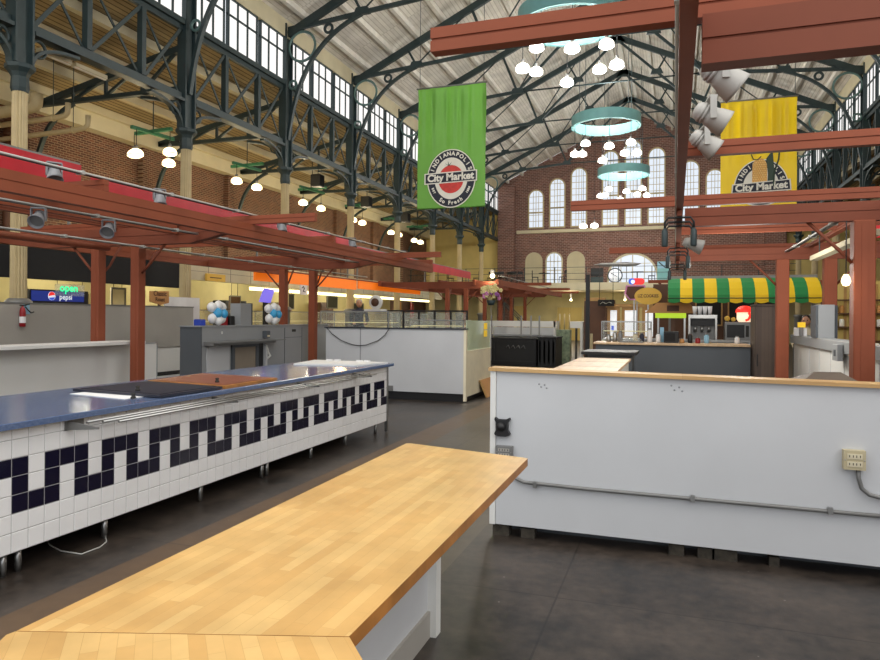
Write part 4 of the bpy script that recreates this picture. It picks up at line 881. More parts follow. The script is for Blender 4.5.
# pepsi menu board, neon and small boards
ps = thing('menu_board', 'long blue lit drinks board with a round emblem over a black counter', 'sign', (VX, 12, 1.87))
MB().box(VX - .03, VX + .09, 11.25, 12.85, 1.84, 2.16).obj('cabinet', 'black', ps); MB().box(VX + .09, VX + .1, 11.3, 12.72, 1.9, 2.13).obj('board_face', 'blue_sign', ps)
fn = lambda x, y: (VX + .103, 12.2 + x, 2.0 + y)
textmb('pepsi', 0.17, fn, .003).obj('lettering', 'sign_white', ps, fix=False)
def disc_sector(c, r, a0, a1, xx):
    p = [(xx, c[0] + r * math.cos(R(a0 + (a1 - a0) * i / 16)), c[1] + r * math.sin(R(a0 + (a1 - a0) * i / 16))) for i in range(17)]
    return MB().quad(*p)
disc_sector((11.82, 2.02), .1, 0, 360, VX + .102).obj('emblem_disc', 'sign_white', ps, fix=False)
disc_sector((11.82, 2.03), .085, 10, 190, VX + .104).obj('emblem_red', 'sign_red', ps, fix=False); disc_sector((11.82, 2.01), .085, 200, 350, VX + .104).obj('emblem_blue', 'sign_blue', ps, fix=False)
op = thing('neon_sign', 'green neon open sign hanging before the blue drinks board', 'neon sign', (VX + .2, 12.2, 2.1))
textmb('open', 0.25, lambda x, y: (VX + .2, 12.2 + x, 2.21 + y), .005).obj('lettering', 'neon_green', op, fix=False)
MB().box(VX + .16, VX + .19, 11.85, 12.65, 2.03, 2.3).obj('backing', 'glass_clear', op)
for y in (11.9, 12.6): MB().tube((VX + .175, y, 2.3), (VX + .175, y, 2.4), .006, 6).obj('hanger', 'black', op)
t = thing('yellow_price_board', 'small yellow price board right of the blue drinks board', 'sign', (VX, 13.1, 1.85)); MB().box(VX - .02, VX + .06, 12.9, 13.35, 1.84, 2.12).obj('board', 'cream_yellow', t); MB().box(VX + .06, VX + .064, 13.0, 13.25, 1.97, 2.01).obj('print', 'brown_print', t); MB().tube((VX + .02, 13.1, 2.12), (VX + .02, 13.1, 2.39), .008, 6).obj('hanger', 'black', t)
tsn = thing('tan_shield_sign', 'tan shield shaped stall sign with dark lettering behind the grey partition', 'sign', (-11, 12.4, 0))
m = MB(); m.prism([(12.12, 2.13), (12.7, 2.15), (12.7, 1.88), (12.42, 1.83), (12.12, 1.9)], -11.0, -10.96, 'x'); m.obj('board', 'tan_sign', tsn)
textmb('Classic', 0.15, lambda x, y: (-10.955, 12.41 + x, 2.08 + y), .003).obj('lettering', 'brown_print', tsn, fix=False); textmb('Roast', 0.13, lambda x, y: (-10.955, 12.41 + x, 1.95 + y), .003).obj('lettering', 'brown_print', tsn, fix=False)
MB().box(-11.0, -10.97, 12.38, 12.44, 0, 1.84).obj('stand_post', 'wood_brown', tsn)
o = MB().box(-11.2, -11.15, 12.8, 14.0, .4, 2.03).obj('white_screen_board', 'paper'); tag(o, 'blank white board standing behind the second column', 'board'); MB().box(-11.22, -11.13, 12.8, 14.0, 0.0, .4).obj('foot', 'steel_grey', o)
o = MB().box(-13.5, -13.44, 17.2, 18.1, 2.66, 2.88).obj('gold_fascia_sign', 'gold_sign'); tag(o, 'gold rectangular sign on the cream fascia past the second column', 'sign')
MB().box(-13.44, -13.435, 17.35, 17.9, 2.75, 2.78).obj('print', 'brown_print', o)
t = thing('hanging_screen', 'small purple lit screen left of the canopy post', 'screen', (-11.2, 17, 2.1)); m = MB(); m.prism([(16.6, 2.0), (17.15, 1.98), (17.35, 2.36), (16.85, 2.4)], -11.2, -11.16, 'x'); m.obj('display', 'screen', t); MB().box(-11.26, -11.21, 16.9, 17.1, 0, 2.2).obj('stand', 'black', t)
t = thing('number_sign', 'white hanging sign with a dark curved mark between two canopy posts', 'sign', (-11, 18.7, 2.28)); MB().box(-11, -10.97, 18.5, 18.9, 2.27, 2.62).obj('board', 'paper', t)
MB().path([(-10.96, 18.58, 2.48), (-10.96, 18.66, 2.53), (-10.96, 18.72, 2.46), (-10.96, 18.64, 2.38), (-10.96, 18.78, 2.36)], .012, 6).obj('mark', 'dark_slot', t)
for y in (18.55, 18.85): MB().tube((-10.985, y, 2.62), (-10.985, y, 3.19), .006, 6).obj('hanger', 'black', t)
o = thing('lamplight_slab', 'orange slab standing in for lamplight on the left canopy back beam', 'panel', (-9.75, 18, 2.6)); MB().box(-9.80, -9.74, 14.3, 19.9, 2.47, 2.76).obj('panel', 'orange_lamplight', o); MB().box(-9.82, -9.73, 14.3, 19.9, 2.76, 2.80).obj('frame', 'steel_red', o)  # added slab whose orange glow stands for lamplight on the back beam
o = thing('lamplight_slab', 'second orange slab standing in for lamplight farther along behind the left canopy', 'panel', (-9.75, 23, 2.6)); MB().box(-9.90, -9.84, 20.3, 26.0, 2.52, 2.78).obj('panel', 'orange_lamplight', o); MB().box(-9.92, -9.82, 20.3, 26.0, 2.78, 2.82).obj('frame', 'steel_red', o)  # second added glow slab, same lamplight farther along
# cream pipes high in the left aisle
for k, (x, z, y) in enumerate(((-15.4, 6.87, 13.0), (-14.8, 6.7, 13.4), (-14.5, 6.45, 13.75))):
    t = thing('cream_duct', ('fat cream duct with a rounded elbow high behind the first column', 'middle thin cream pipe under the aisle roof', 'lowest thin cream pipe under the aisle roof')[k], 'duct', (x, y, z))
    r = (.15, .07, .065)[k]
    MB().path([(-18.3, y, z - .05), (x - .3, y, z), (x - .1, y, z + .02), (x - .01, y, z + .09), (x, y, z + .2), (x, y, z + .34)], r, 14).obj('pipe', 'cream_col', t)
    MB().lathe((x - .5, y, z), [(r + .001, -.03), (r + .02, -.03), (r + .02, .03), (r + .001, .03)], 14, 'x').obj('flange', 'cream_col', t); MB().tube((x - .5, y, z + r), (x - .5, y, 8.6), .01, 6).obj('hanger', 'iron', t)
for k, (ya, yb) in enumerate(((10.9, 11.7), (11.8, 12.7))):
    t = thing('strip_lamp', ('nearer', 'farther')[k] + ' pale strip lamp below the lattice girder by the first column', 'lamp', (-12.85, ya, 7.25)); MB().bbox(-12.95, -12.8, ya, yb, 7.2, 7.29).obj('lamp_body', 'cream', t); MB().box(-12.9, -12.84, ya, yb, 7.18, 7.2).obj('tube', 'ivory', t)  # first part is the lamp's own body; no separate mount is modelled
for k, (y, z) in enumerate(((24.93, 7.2), (29.67, 7.1), (34.67, 7.05))):
    t = thing('hanging_speaker', 'black loudspeaker box hung in the left aisle, %s from the front' % ORD[k + 1], 'speaker', (-14, y, z), 'loudspeakers of the left aisle')
    MB().bbox(-14.25, -13.8, y - .2, y + .2, z - .25, z + .25, .02).obj('cabinet', 'black', t); MB().tube((-14, y, z + .25), (-14, y, 8.6), .015, 6).obj('hanger', 'black', t); MB().box(-13.8, -13.79, y - .16, y + .16, z - .2, z + .2).obj('grille', 'black_soft', t)
# ================================================================== centre stalls
def black_cab(label, x0, x1, y0, y1, h, ribs):
    t = thing('black_cabinet', label, 'cabinet', ((x0 + x1) / 2, (y0 + y1) / 2, 0)); MB().bbox(x0, x1, y0, y1, 0.03, h, .01).obj('body', 'black', t); MB().box(x0 - .03, x1 + .03, y0 - .03, y1 + .03, h, h + .03).obj('top', 'black_soft', t)
    w = (x1 - x0) / ribs
    for k in range(ribs):
        a, b = x0 + k * w + .04, x0 + (k + 1) * w - .04
        d = MB().ringstrip([(a, .12), (b, .12), (b, h - .06), (a, h - .06)], [(a + .06, .18), (b - .06, .18), (b - .06, h - .12), (a + .06, h - .12)], y0 - .025, y0).obj('door', 'black', t)
    return t
c1 = black_cab('wide black panelled cabinet beyond the glass screen', -5.75, -4.25, 21.9, 22.6, .90, 1)
m = MB()
for k in range(4): m.path([(-5.25 + k * .17, 21.89, .62), (-5.18 + k * .17, 21.89, .7), (-5.12 + k * .17, 21.89, .58)], .01, 6)
m.obj('scroll_ornament', 'steel_grey', c1)
black_cab('ribbed black cabinet right of the wide panelled one', -4.2, -3.62, 21.9, 23.2, .95, 4)
t = thing('white_desk_stall', 'white framed stall with open desk behind the black cabinets', 'stall', (-5, 24.5, 0))
MB().box(-6.5, -3.95, 24.0, 24.06, 1.28, 1.49).obj('header_panel', 'white_paint', t); MB().box(-6.5, -4.0, 24.06, 24.7, .95, 1.0).obj('desk_top', 'grey_lam', t); MB().box(-4.05, -3.98, 24.0, 24.8, 0, 1.49).obj('end_panel', 'white_paint', t); MB().box(-6.5, -6.43, 24.0, 24.8, 0, 1.28).obj('end_panel', 'white_paint', t); MB().box(-6.4, -4.1, 24.75, 24.8, 0, 1.25).obj('back_panel', 'white', t)
for x in (-6.3, -5.2, -4.85, -4.55): MB().box(x - .025, x + .025, 23.96, 24.0, .9, 1.68).obj('post', 'chrome', t)
t = thing('marble_pillar', 'square green marble pillar beside the white framed stall', 'pillar', (-3.6, 23.7, 0)); MB().bbox(-3.87, -3.4, 23.5, 23.9, .02, 1.2, .01).obj('shaft', 'marble', t); MB().box(-3.9, -3.37, 23.47, 23.93, 0, .02).obj('foot', 'black', t)
for x in (-3.78, -3.62, -3.45): MB().tube((x, 23.7, 1.2), (x, 23.7, 1.75), .025, 8).obj('rod', 'cream_col', t)
t = thing('white_table_frame', 'tall white table frame right of the green marble pillar', 'table', (-3.2, 25, 0)); MB().box(-3.55, -3.07, 24.3, 26.0, 1.25, 1.48).obj('top_panel', 'white_paint', t); MB().box(-3.16, -3.07, 24.3, 26.0, 0, 1.25).obj('leg_panel', 'white_paint', t); MB().box(-3.55, -3.48, 25.9, 26.0, 0, 1.25).obj('leg_panel', 'grey_dark', t)
t = thing('black_post', 'slim black square post standing beyond the pale block counters', 'post', (-2.15, 18, 0)); MB().box(-2.2, -2.1, 17.95, 18.05, .02, 2.74).obj('shaft', 'black', t); MB().box(-2.3, -2.0, 17.85, 18.15, 0, .02).obj('base', 'black', t)
MB().box(-2.09, -2.02, 18.0, 18.06, 0.02, 1.2).obj('side_fin', 'cream_col', t)
for k, (y0, y1) in enumerate(((8.9, 10.05), (10.1, 11.2), (11.25, 12.35))):
    t = thing('block_counter', 'pale wood topped white counter behind the partition, %s of three in the run' % ('nearest', 'middle', 'farthest')[k], 'counter', (-1.15, (y0 + y1) / 2, 0), 'pale block counters behind the partition')
    MB().box(-1.55, -.76, y0, y1, .1, .86).obj('body', 'white_paint', t); MB().bbox(-1.6, -.72, y0, y1, .862, .9, .004).obj('block_top', 'block_far', t); MB().box(-1.5, -.85, y0 + .05, y1 - .05, 0, .1).obj('plinth', 'black', t)
t = thing('black_ledge_counter', 'low counter with a black ledge top before the dark grey counter', 'counter', (-1.1, 13, 0)); MB().box(-1.5, -.72, 12.6, 13.4, 0, .95).obj('body', 'grey_dark', t); MB().bbox(-1.6, -.64, 12.45, 13.5, .95, 1.0, .006).obj('ledge_top', 'black', t)
gc = thing('dark_grey_counter', 'long dark grey counter with tan top under the striped awning', 'counter', (-.1, 14.8, 0))
MB().box(-1.58, 1.41, 14.65, 15.35, 0, 1.06).obj('front', 'grey_dark', gc); MB().bbox(-1.62, 1.41, 14.58, 15.4, 1.06, 1.1, .005).obj('top', 'block_far', gc)
t = thing('wood_cabinet', 'tall dark wood plank cabinet at the right end of the grey counter', 'cabinet', (1.6, 14.5, 0)); MB().box(1.43, 1.9, 14.1, 14.9, .02, 1.86).obj('body', 'wood_dark', t); MB().box(1.45, 1.88, 14.08, 14.1, .05, 1.84).obj('door', 'wood_dark', t); MB().box(1.465, 1.48, 14.05, 14.08, .72, .95).obj('handle', 'black', t); MB().box(1.42, 1.91, 14.06, 14.92, 1.86, 1.89).obj('top', 'wood_dark', t)
# striped awning
aw = thing('striped_awning', 'green and yellow striped scalloped awning over the food stall', 'awning', (1.55, 18, 2)); n = 84; vs = []; x0, x1 = -.17, 3.28; prof = [(18.9, 2.66), (18.6, 2.62), (18.35, 2.52), (18.15, 2.38), (18.02, 2.2), (18.0, 2.12)]
for i in range(n + 1):
    x = x0 + (x1 - x0) * i / n
    for y, z in prof: vs.append((x, y, z))
    vs.append((x, 18.0, 2.03 - .035 * abs(math.sin(PI * (x - x0) / .286))))
P = len(prof) + 1
MB().add(vs, [(P * i + j, P * i + P + j, P * i + P + j + 1, P * i + j + 1) for i in range(n) for j in range(P - 1)], False).obj('canvas', 'awning', aw)
M['awning'].node_tree.nodes['Math'].inputs[1].default_value = 0
m = MB(); m.tube((x0, 18.0, 2.12), (x1, 18.0, 2.12), .012, 8); m.obj('front_bar', 'leaf_print', aw); MB().box(x0 - .03, x1 + .03, 18.85, 18.95, 2.64, 2.72).obj('head_rail', 'steel_grey', aw)
for x in (x0, x1): MB().prism([(18.9, 2.66), (18.6, 2.62), (18.35, 2.52), (18.15, 2.38), (18.02, 2.2), (18.0, 2.05), (18.9, 2.05)], x - .005, x + .005, 'x').obj('end_flap', 'leaf_print', aw)
for x in (x0 + .05, x1 - .05): MB().box(x - .04, x + .04, 18.86, 18.94, 0, 2.64).obj('support_post', 'steel_grey', aw)
# food stall behind the awning
st = thing('timber_menu_stall', 'timber back wall of the food stall under the awning, with dark menu boards', 'stall', (1.5, 20.5, 0)); MB().box(-.6, 2.85, 20.6, 20.7, 0, 2.6).obj('back_wall', 'wood_brown', st)
for k, x in enumerate((.9, 1.75, 2.45)): b = MB().box(x - .32, x + .32, 20.56, 20.6, 1.45, 2.15).obj('menu_board', 'black_soft', st); MB().ringstrip([(x - .36, 1.41), (x + .36, 1.41), (x + .36, 2.19), (x - .36, 2.19)], [(x - .32, 1.45), (x + .32, 1.45), (x + .32, 2.15), (x - .32, 2.15)], 20.55, 20.6).obj('board_frame', 'wood_door', b)
m = MB(); m.prism([(-.75, 1.75), (.55, 1.75), (.35, 2.02), (-.45, 2.02)], 18.6, 18.65); o = m.obj('tan_header_board', 'tan_sign'); tag(o, 'tan trapezoid header board under the left end of the awning', 'board'); MB().box(-.2, .1, 18.595, 18.6, 1.8, 1.95).obj('print', 'brown_print', o); MB().box(-.1, .0, 18.62, 18.66, 0, 1.75).obj('stand', 'wood_brown', o)
o = MB().box(-.45, .25, 17.2, 17.24, 1.62, 1.74).obj('lime_sign', 'lime'); tag(o, 'lime green strip sign on the food stall counter', 'sign'); MB().box(-.4, -.36, 17.2, 17.24, 1.12, 1.62).obj('stand', 'chrome', o); MB().box(.2, .24, 17.2, 17.24, 1.12, 1.62).obj('stand', 'chrome', o)
t = thing('food_stall_counter', 'pale inner counter of the food stall behind the dark grey counter', 'counter', (1, 17, 0)); MB().box(-1.6, 2.2, 16.9, 17.5, 0, 1.08).obj('body', 'white', t); MB().box(-1.65, 2.25, 16.85, 17.55, 1.08, 1.12).obj('top', 'chrome', t)
def appliance(name, label, cat, x, y, z, w, d, h, mt_, dmt):
    t = thing(name, label, cat, (x, y, z)); MB().bbox(x - w / 2, x + w / 2, y - d / 2, y + d / 2, z + .001, z + h, .01).obj('case', mt_, t); MB().box(x - w * .42, x + w * .25, y - d / 2 - .008, y - d / 2, z + h * .15, z + h * .85).obj('door', dmt, t); MB().box(x + w * .3, x + w * .42, y - d / 2 - .006, y - d / 2, z + h * .2, z + h * .8).obj('control_panel', 'dark_slot', t); return t
appliance('microwave', 'black microwave on the counter left of the cup machine', 'microwave', -.07, 15.05, 1.1, .3, .25, .24, 'black', 'black_soft')
appliance('toaster_oven', 'black toaster oven below the red capped lit sign', 'oven', 1.36, 17.1, 1.12, .55, .4, .42, 'steel_grey', 'black')
t = thing('drink_machine', 'steel drink machine with paper cups on top, centre of the food stall', 'machine', (.6, 17, 1.12)); MB().box(.3, .92, 17.1, 17.4, 1.121, 1.62).obj('back', 'steel_grey', t); MB().box(.3, .92, 16.9, 17.4, 1.62, 1.7).obj('hood', 'chrome', t); MB().box(.3, .34, 16.9, 17.1, 1.121, 1.62).obj('side_panel', 'chrome', t); MB().box(.88, .92, 16.9, 17.1, 1.121, 1.62).obj('side_panel', 'chrome', t); MB().box(.36, .86, 16.98, 17.1, 1.45, 1.6).obj('dark_panel', 'black', t)
for k in range(3): MB().lathe((.45 + k * .15, 17.0, 1.3), [(0, 0), (.035, 0), (.03, .12), (0, .13)], 10).obj('nozzle', 'chrome', t)
for k in range(4):
    x = .44 + k * .11
    o = MB().lathe((x, 17.05, 1.701), [(0, 0), (.036, 0), (.052, .2), (.046, .2), (.032, .01), (0, .01)], 14).obj('paper_cup', 'paper'); tag(o, 'stack of white paper cups on the drink machine, %s from the left' % ORD[k + 1], 'cup', 'cups on the drink machine')
t = thing('lit_dome_sign', 'lit cream sign with a round red cap above the ovens', 'sign', (1.45, 17.2, 1.5)); MB().lathe((1.52, 17.1, 1.542), [(0, 0), (.13, 0), (.17, .06), (.17, .22), (0, .22)], 20).obj('body', 'cream_glow', t); MB().lathe((1.52, 17.1, 1.762), [(.2, 0), (.19, .06), (.14, .12), (.06, .15), (0, .155)], 20).obj('cap', 'red_glow', t); MB().path([(1.59, 16.95, 1.76), (1.62, 16.94, 1.68), (1.58, 16.95, 1.6), (1.52, 16.94, 1.58)], .03, 8).obj('red_ribbon', 'red_glow', t)
for k, (x, r, z) in enumerate(((1.14, .06, 1.62), (1.27, .05, 1.6))):
    o = MB().lathe((x, 16.98, z), [(0, -.015), (r * .4, -.02), (r, -.01), (r, .01), (0, .012)], 18, 'y').obj('gold_plate', 'gold_sign'); tag(o, ('large', 'small')[k] + ' round gold plate leaning above the toaster oven', 'plate'); MB().box(x - .02, x + .02, 16.99, 17.0, 1.545, z).obj('stand', 'black', o)
BOT = [(-1.35, 15.05, 'chrome', .16), (-1.22, 15.1, 'chrome', .22), (-1.1, 15.0, 'steel_grey', .24), (-.5, 15.05, 'paper', .3), (.3, 15.1, 'black', .2), (.45, 15.0, 'red_ext', .12), (1.2, 15.05, 'paper', .16), (-.8, 15.1, 'cream', .18), (-.66, 15.0, 'shirt_dark', .2), (.62, 15.08, 'paper_blue', .2), (.14, 15.0, 'tan_sign', .1), (-.33, 15.1, 'paper', .2)]
BL = ['shiny jar at the far left of the dark grey counter', 'shiny jar second from the left on the dark grey counter', 'grey jar third from the left on the dark grey counter', 'tall white tub on the dark grey counter left of the microwave', 'black canister right of the microwave', 'red jar on the dark grey counter right of the black canister', 'white tub at the right end of the dark grey counter', 'cream jar on the dark grey counter middle left', 'dark bottle beside the cream jar on the dark grey counter', 'pale blue jar on the dark grey counter right half', 'low tan jar just right of the microwave', 'white jar just left of the microwave']
for k, (x, y, mt_, h) in enumerate(BOT):
    t = thing('counter_jar', BL[k], 'jar', (x, y, 1.1), 'jars and tubs on the dark grey counter'); MB().lathe((x, y, 1.101), [(0, 0), (.045, 0), (.05, .01), (.05, h * .75), (.03, h * .86), (.03, h * .9), (0, h * .9)], 14).obj('body', mt_, t); MB().lathe((x, y, 1.101 + h * .9), [(0, 0), (.034, 0), (.034, h * .1), (0, h * .1)], 12).obj('lid', 'steel_grey', t)
t = thing('wrapped_tray', 'clear wrapped tray on the left of the dark grey counter', 'tray', (-.85, 14.8, 1.1)); MB().bbox(-1.1, -.62, 14.68, 14.9, 1.101, 1.13, .01).obj('tray', 'steel_grey', t); m = MB(); m.lathe((-.86, 14.79, 1.13), [(.22, 0), (.2, .05), (.1, .09), (0, .1)], 14); m.obj('wrap', 'glass_clear', t)
o = MB().box(-.30, -.22, 15.2, 15.22, 1.101, 1.42).obj('menu_stand', 'paper_blue'); tag(o, 'tall pale blue menu stand left of the microwave', 'menu stand'); MB().box(-.32, -.2, 15.16, 15.26, 1.1005, 1.106).obj('foot', 'steel_grey', o)
# cookie stall with oval sign
t = thing('oval_sign', 'yellow oval sign with dark cookie stall lettering', 'sign', (-.45, 20, 2.25)); m = MB(); m.prism([(-.72 + .36 * 1.02 * math.cos(2 * PI * k / 40) + .0, 2.24 + .24 * math.sin(2 * PI * k / 40)) for k in range(40)], 20.0, 20.04); m.obj('board', 'gold_sign', t)
textmb('LIZ COOKIES', .095, lambda x, y: (-.72 + x, 19.994, 2.24 + y * 1.3), .002).obj('lettering', 'brown_print', t, fix=False)
MB().box(-.74, -.70, 20.01, 20.06, 0, 2.05).obj('post', 'chrome', t)
t = thing('pill_shaped_sign', 'small red white and blue pill shaped sign above the oval sign', 'sign', (-1.1, 22, 2.7)); m = MB(); m.prism(arc((-1.28, 2.76), .1, 90, 270, 10) + arc((-1.0, 2.76), .1, -90, 90, 10), 22.0, 22.05); m.obj('board', 'sign_red', t); m = MB(); m.prism([(-1.28 + .1 * math.cos(2 * PI * k / 20), 2.76 + .1 * math.sin(2 * PI * k / 20)) for k in range(20)], 21.98, 22.0); m.obj('blue_disc', 'sign_blue', t); m = MB(); m.prism([(-1.25 + .06 * math.cos(2 * PI * k / 20), 2.75 + .06 * math.sin(2 * PI * k / 20)) for k in range(20)], 21.97, 21.98); m.obj('white_mark', 'sign_white', t); MB().box(-1.14, -1.10, 22.02, 22.06, 0, 2.66).obj('post', 'chrome', t)
t = thing('plum_sign', 'plum coloured shield sign partly behind the oval sign', 'sign', (-1.15, 21.5, 2.3)); m = MB(); m.prism([(-1.38, 2.58), (-.9, 2.58), (-.86, 2.4), (-.95, 2.22), (-1.3, 2.2), (-1.42, 2.36)], 21.5, 21.54); m.obj('board', 'brown_print', t); m = MB(); m.ringstrip([(-1.42, 2.62), (-.86, 2.62), (-.82, 2.4), (-.93, 2.18), (-1.32, 2.16), (-1.47, 2.36)], [(-1.38, 2.58), (-.9, 2.58), (-.86, 2.4), (-.95, 2.22), (-1.3, 2.2), (-1.42, 2.36)], 21.49, 21.54); m.obj('border', 'pink', t); MB().box(-1.2, -1.16, 21.52, 21.56, 0, 2.2).obj('post', 'chrome', t)
t = thing('wooden_doorway', 'honey wood framed double door with white glass behind the cookie stall', 'doorway', (-1.6, 24, 0))
for k, x in enumerate((-2.2, -1.72, -1.05)):
    w = .42 if k == 0 else .58
    d = MB().ringstrip([(x, 0), (x + w, 0), (x + w, 1.98), (x, 1.98)], [(x + .1, 1.0), (x + w - .1, 1.0), (x + w - .1, 1.88), (x + .1, 1.88)], 24.0, 24.06).obj('door', 'wood_door', t); MB().box(x + .1, x + w - .1, 24.02, 24.03, 1.0, 1.88).obj('pane', 'sign_white', d)
MB().box(-2.25, -.4, 23.98, 24.08, 1.98, 2.1).obj('lintel', 'wood_door', t)
o = MB().box(-2.06, -1.98, 23.985, 23.995, 1.2, 1.35).obj('blue_notice', 'sign_blue'); tag(o, 'small blue notice on the leftmost honey wood door', 'notice')
t = thing('brown_board_wall', 'dark brown timber wall section left of the honey wood doors', 'panel', (-2.9, 24.2, 0)); MB().box(-3.0, -2.27, 24.1, 24.2, 0, 2.3).obj('boards', 'wood_brown', t); MB().box(-3.0, -2.27, 24.08, 24.1, 2.2, 2.32).obj('cap', 'wood_door', t)
t = thing('dark_chalk_sign', 'dark oblong hanging sign left of the plum sign', 'sign', (-2.5, 24, 2.5)); MB().box(-2.5, -1.96, 23.8, 23.84, 2.02, 2.24).obj('board', 'black_soft', t); MB().path([(-2.42, 23.79, 2.1), (-2.33, 23.79, 2.16), (-2.23, 23.79, 2.1), (-2.13, 23.79, 2.16), (-2.03, 23.79, 2.12)], .008, 6).obj('script_mark', 'ivory', t)
MB().tube((-2.45, 23.82, 2.24), (-2.45, 23.82, 3.4), .01, 6).obj('hanger', 'black', t); MB().tube((-2.0, 23.82, 2.24), (-2.0, 23.82, 3.4), .01, 6).obj('hanger', 'black', t)
display_case('glass cookie case behind the dark grey counter at left', -1.9, -.6, 19.0, 19.6, 1.0, 1.5)
# flower stand
t = thing('flower_arrangement', 'bunch of pale yellow and pink flowers on a slim stand behind the glass screen', 'flowers', (-4.22, 16, 0))
MB().tube((-4.22, 16, .02), (-4.22, 16, 1.95), .009, 8).obj('stand', 'steel_grey', t); MB().lathe((-4.22, 16, 0), [(0, 0), (.15, 0), (.15, .02), (0, .03)], 16).obj('foot', 'iron', t); MB().lathe((-4.22, 16, 1.9), [(0, 0), (.07, 0), (.12, .12), (.1, .12), (0, .05)], 14).obj('pot', 'iron', t)
random.seed(3)
for k in range(46):
    a, el, r = random.uniform(0, 2 * PI), random.uniform(-.6, 1.4), random.uniform(.1, .25)
    p = (-4.22 + r * math.cos(a) * math.cos(el) * 1.1, 16 + r * math.sin(a) * math.cos(el), 2.16 + r * math.sin(el)); m = MB()
    for q in range(5): m.ball((p[0] + .028 * math.cos(q * 1.257), p[1] - .01, p[2] + .028 * math.sin(q * 1.257)), .024, 6, (1, .5, 1))
    m.obj('flower', ('yellow_flower', 'yellow_flower', 'pink', 'violet')[k % 4] if p[2] < 2.2 else 'yellow_flower', t)
# ================================================================== right stall
t = thing('white_grey_stall', 'white panelled stall with grey counter top behind the right canopy posts', 'stall', (2.15, 10.5, 0)); MB().box(2.07, 2.13, 7.0, 13.95, 0, 1.18).obj('panel', 'white_paint', t); MB().bbox(2.02, 2.27, 6.9, 14.0, 1.18, 1.33, .006).obj('counter_top', 'grey_lam', t); MB().box(2.06, 2.12, 13.955, 13.97, 0, 1.18).obj('end_trim', 'black', t)
m = MB(); y = 7.6
while y < 13.2: m.box(2.065, 2.07, y - .006, y + .006, 0, 1.18); y += .8
m.obj('panel_joint', 'white', t)
t = thing('electrical_box', 'small grey electrical box on the front of the right stall', 'box', (2.0, 10, 1.1)); MB().bbox(1.95, 2.018, 9.8, 10.1, 1.08, 1.29, .008).obj('body', 'grey_lam', t); MB().box(1.94, 1.95, 9.9, 9.98, 1.14, 1.22).obj('switch', 'grey_dark', t)
t = thing('grey_counter_box', 'large grey box unit standing on the right stall counter', 'box', (2.2, 11.6, 1.331)); MB().box(2.03, 2.24, 11.45, 11.8, 1.331, 1.83).obj('body', 'grey_lam', t); MB().box(2.0, 2.03, 11.5, 11.9, 1.331, 1.82).obj('side_wing', 'grey_dark', t); MB().box(2.24, 2.29, 11.5, 11.8, 1.331, 1.82).obj('edge_fin', 'grey_dark', t)
for k, (x0, x1, y, z0, z1, mt_, lb) in enumerate(((1.92, 2.03, 12.95, 1.331, 1.47, 'paper', 'left white paper sign on the far end of the right stall counter'), (1.97, 2.09, 12.90, 1.473, 1.56, 'sticker', 'yellow paper sign above the white ones on the right stall'), (2.04, 2.12, 12.95, 1.331, 1.46, 'paper', 'right white paper sign below the yellow one on the right stall'))):
    o = MB().box(x0, x1, y, y + .006, z0, z1).obj('paper_sign', mt_); tag(o, lb, 'sign'); MB().box(x0 + .03, x1 - .03, y + .007, y + .03, 1.331, z1 - .03).obj('easel', 'steel_grey', o)
t = thing('brown_folded_cover', 'grey brown hipped cover with a black knob just behind the partition', 'cover', (1.25, 7, 0)); m = MB(); m.add([(.98, 6.6, 1.0), (1.62, 6.6, 1.0), (1.62, 7.4, 1.0), (.98, 7.4, 1.0), (1.2, 6.95, 1.13), (1.42, 7.0, 1.13)], [(0, 1, 5, 4), (1, 2, 5), (2, 3, 4, 5), (3, 0, 4), (0, 3, 2, 1)]); m.obj('cover', 'brown_cover', t); MB().box(1.0, 1.6, 6.65, 7.35, 0, .998).obj('cart_body', 'grey_dark', t); MB().lathe((1.5, 6.75, 1.02), [(0, 0), (.025, 0), (.03, .03), (.015, .05), (0, .055)], 12).obj('knob', 'black', t)
t = thing('lit_yellow_booth', 'yellow lit booth interior seen behind the right stall', 'booth', (6.2, 24, 0)); MB().box(4.6, 6.6, 26, 26.1, 0, 2.9).obj('back_wall', 'cream_yellow', t); MB().box(6.6, 6.7, 14, 26.1, 0, 2.9).obj('side_wall', 'cream_yellow', t)
for z in (1.2, 1.6, 2.0): MB().box(6.3, 6.6, 15, 25.5, z, z + .03).obj('shelf', 'wood_brown', t)
for k in range(4): MB().box(4.9 + k * .45, 4.98 + k * .45, 25.95, 26.0, 0, 2.8).obj('timber_post', 'wood_door', t)
light('stall_fill', 'POINT', (0.9, 10.6, 2.2), 95, (1, .97, .9), .3)  # fill light added to brighten the right stall panel, away from the trough
light('booth_light', 'POINT', (5.2, 20.5, 2.5), 160, (1, .84, .5), .2)
t = thing('bare_bulb', 'bright bare bulb hanging beside the nearest right canopy post', 'bulb', (1.62, 7.78, 1.96)); MB().lathe((1.62, 7.78, 1.94), [(0, 0), (.03, .01), (.045, .05), (.035, .09), (.02, .12), (0, .12)], 14).obj('glass', 'lamp_warm', t); MB().tube((1.62, 7.78, 2.06), (1.62, 7.78, 2.598), .006, 6).obj('cord', 'black', t)
light('bulb_light', 'POINT', (1.5, 7.6, 1.85), 2, (1, .85, .6), .05)
t = thing('red_wall_sign', 'small red sign at the right picture edge behind the post', 'sign', (2.6, 8.6, 2.35)); MB().box(2.15, 2.5, 9.0, 9.03, 2.55, 2.69).obj('board', 'exit_red', t); textmb('EXIT', .14, lambda x, y: (2.325 + x * .8, 8.996, 2.62 + y * .8), .003).obj('lettering', 'ivory', t, fix=False); MB().tube((2.3, 9.015, 2.69), (2.3, 9.015, 2.85), .008, 6).obj('hanger', 'black', t)

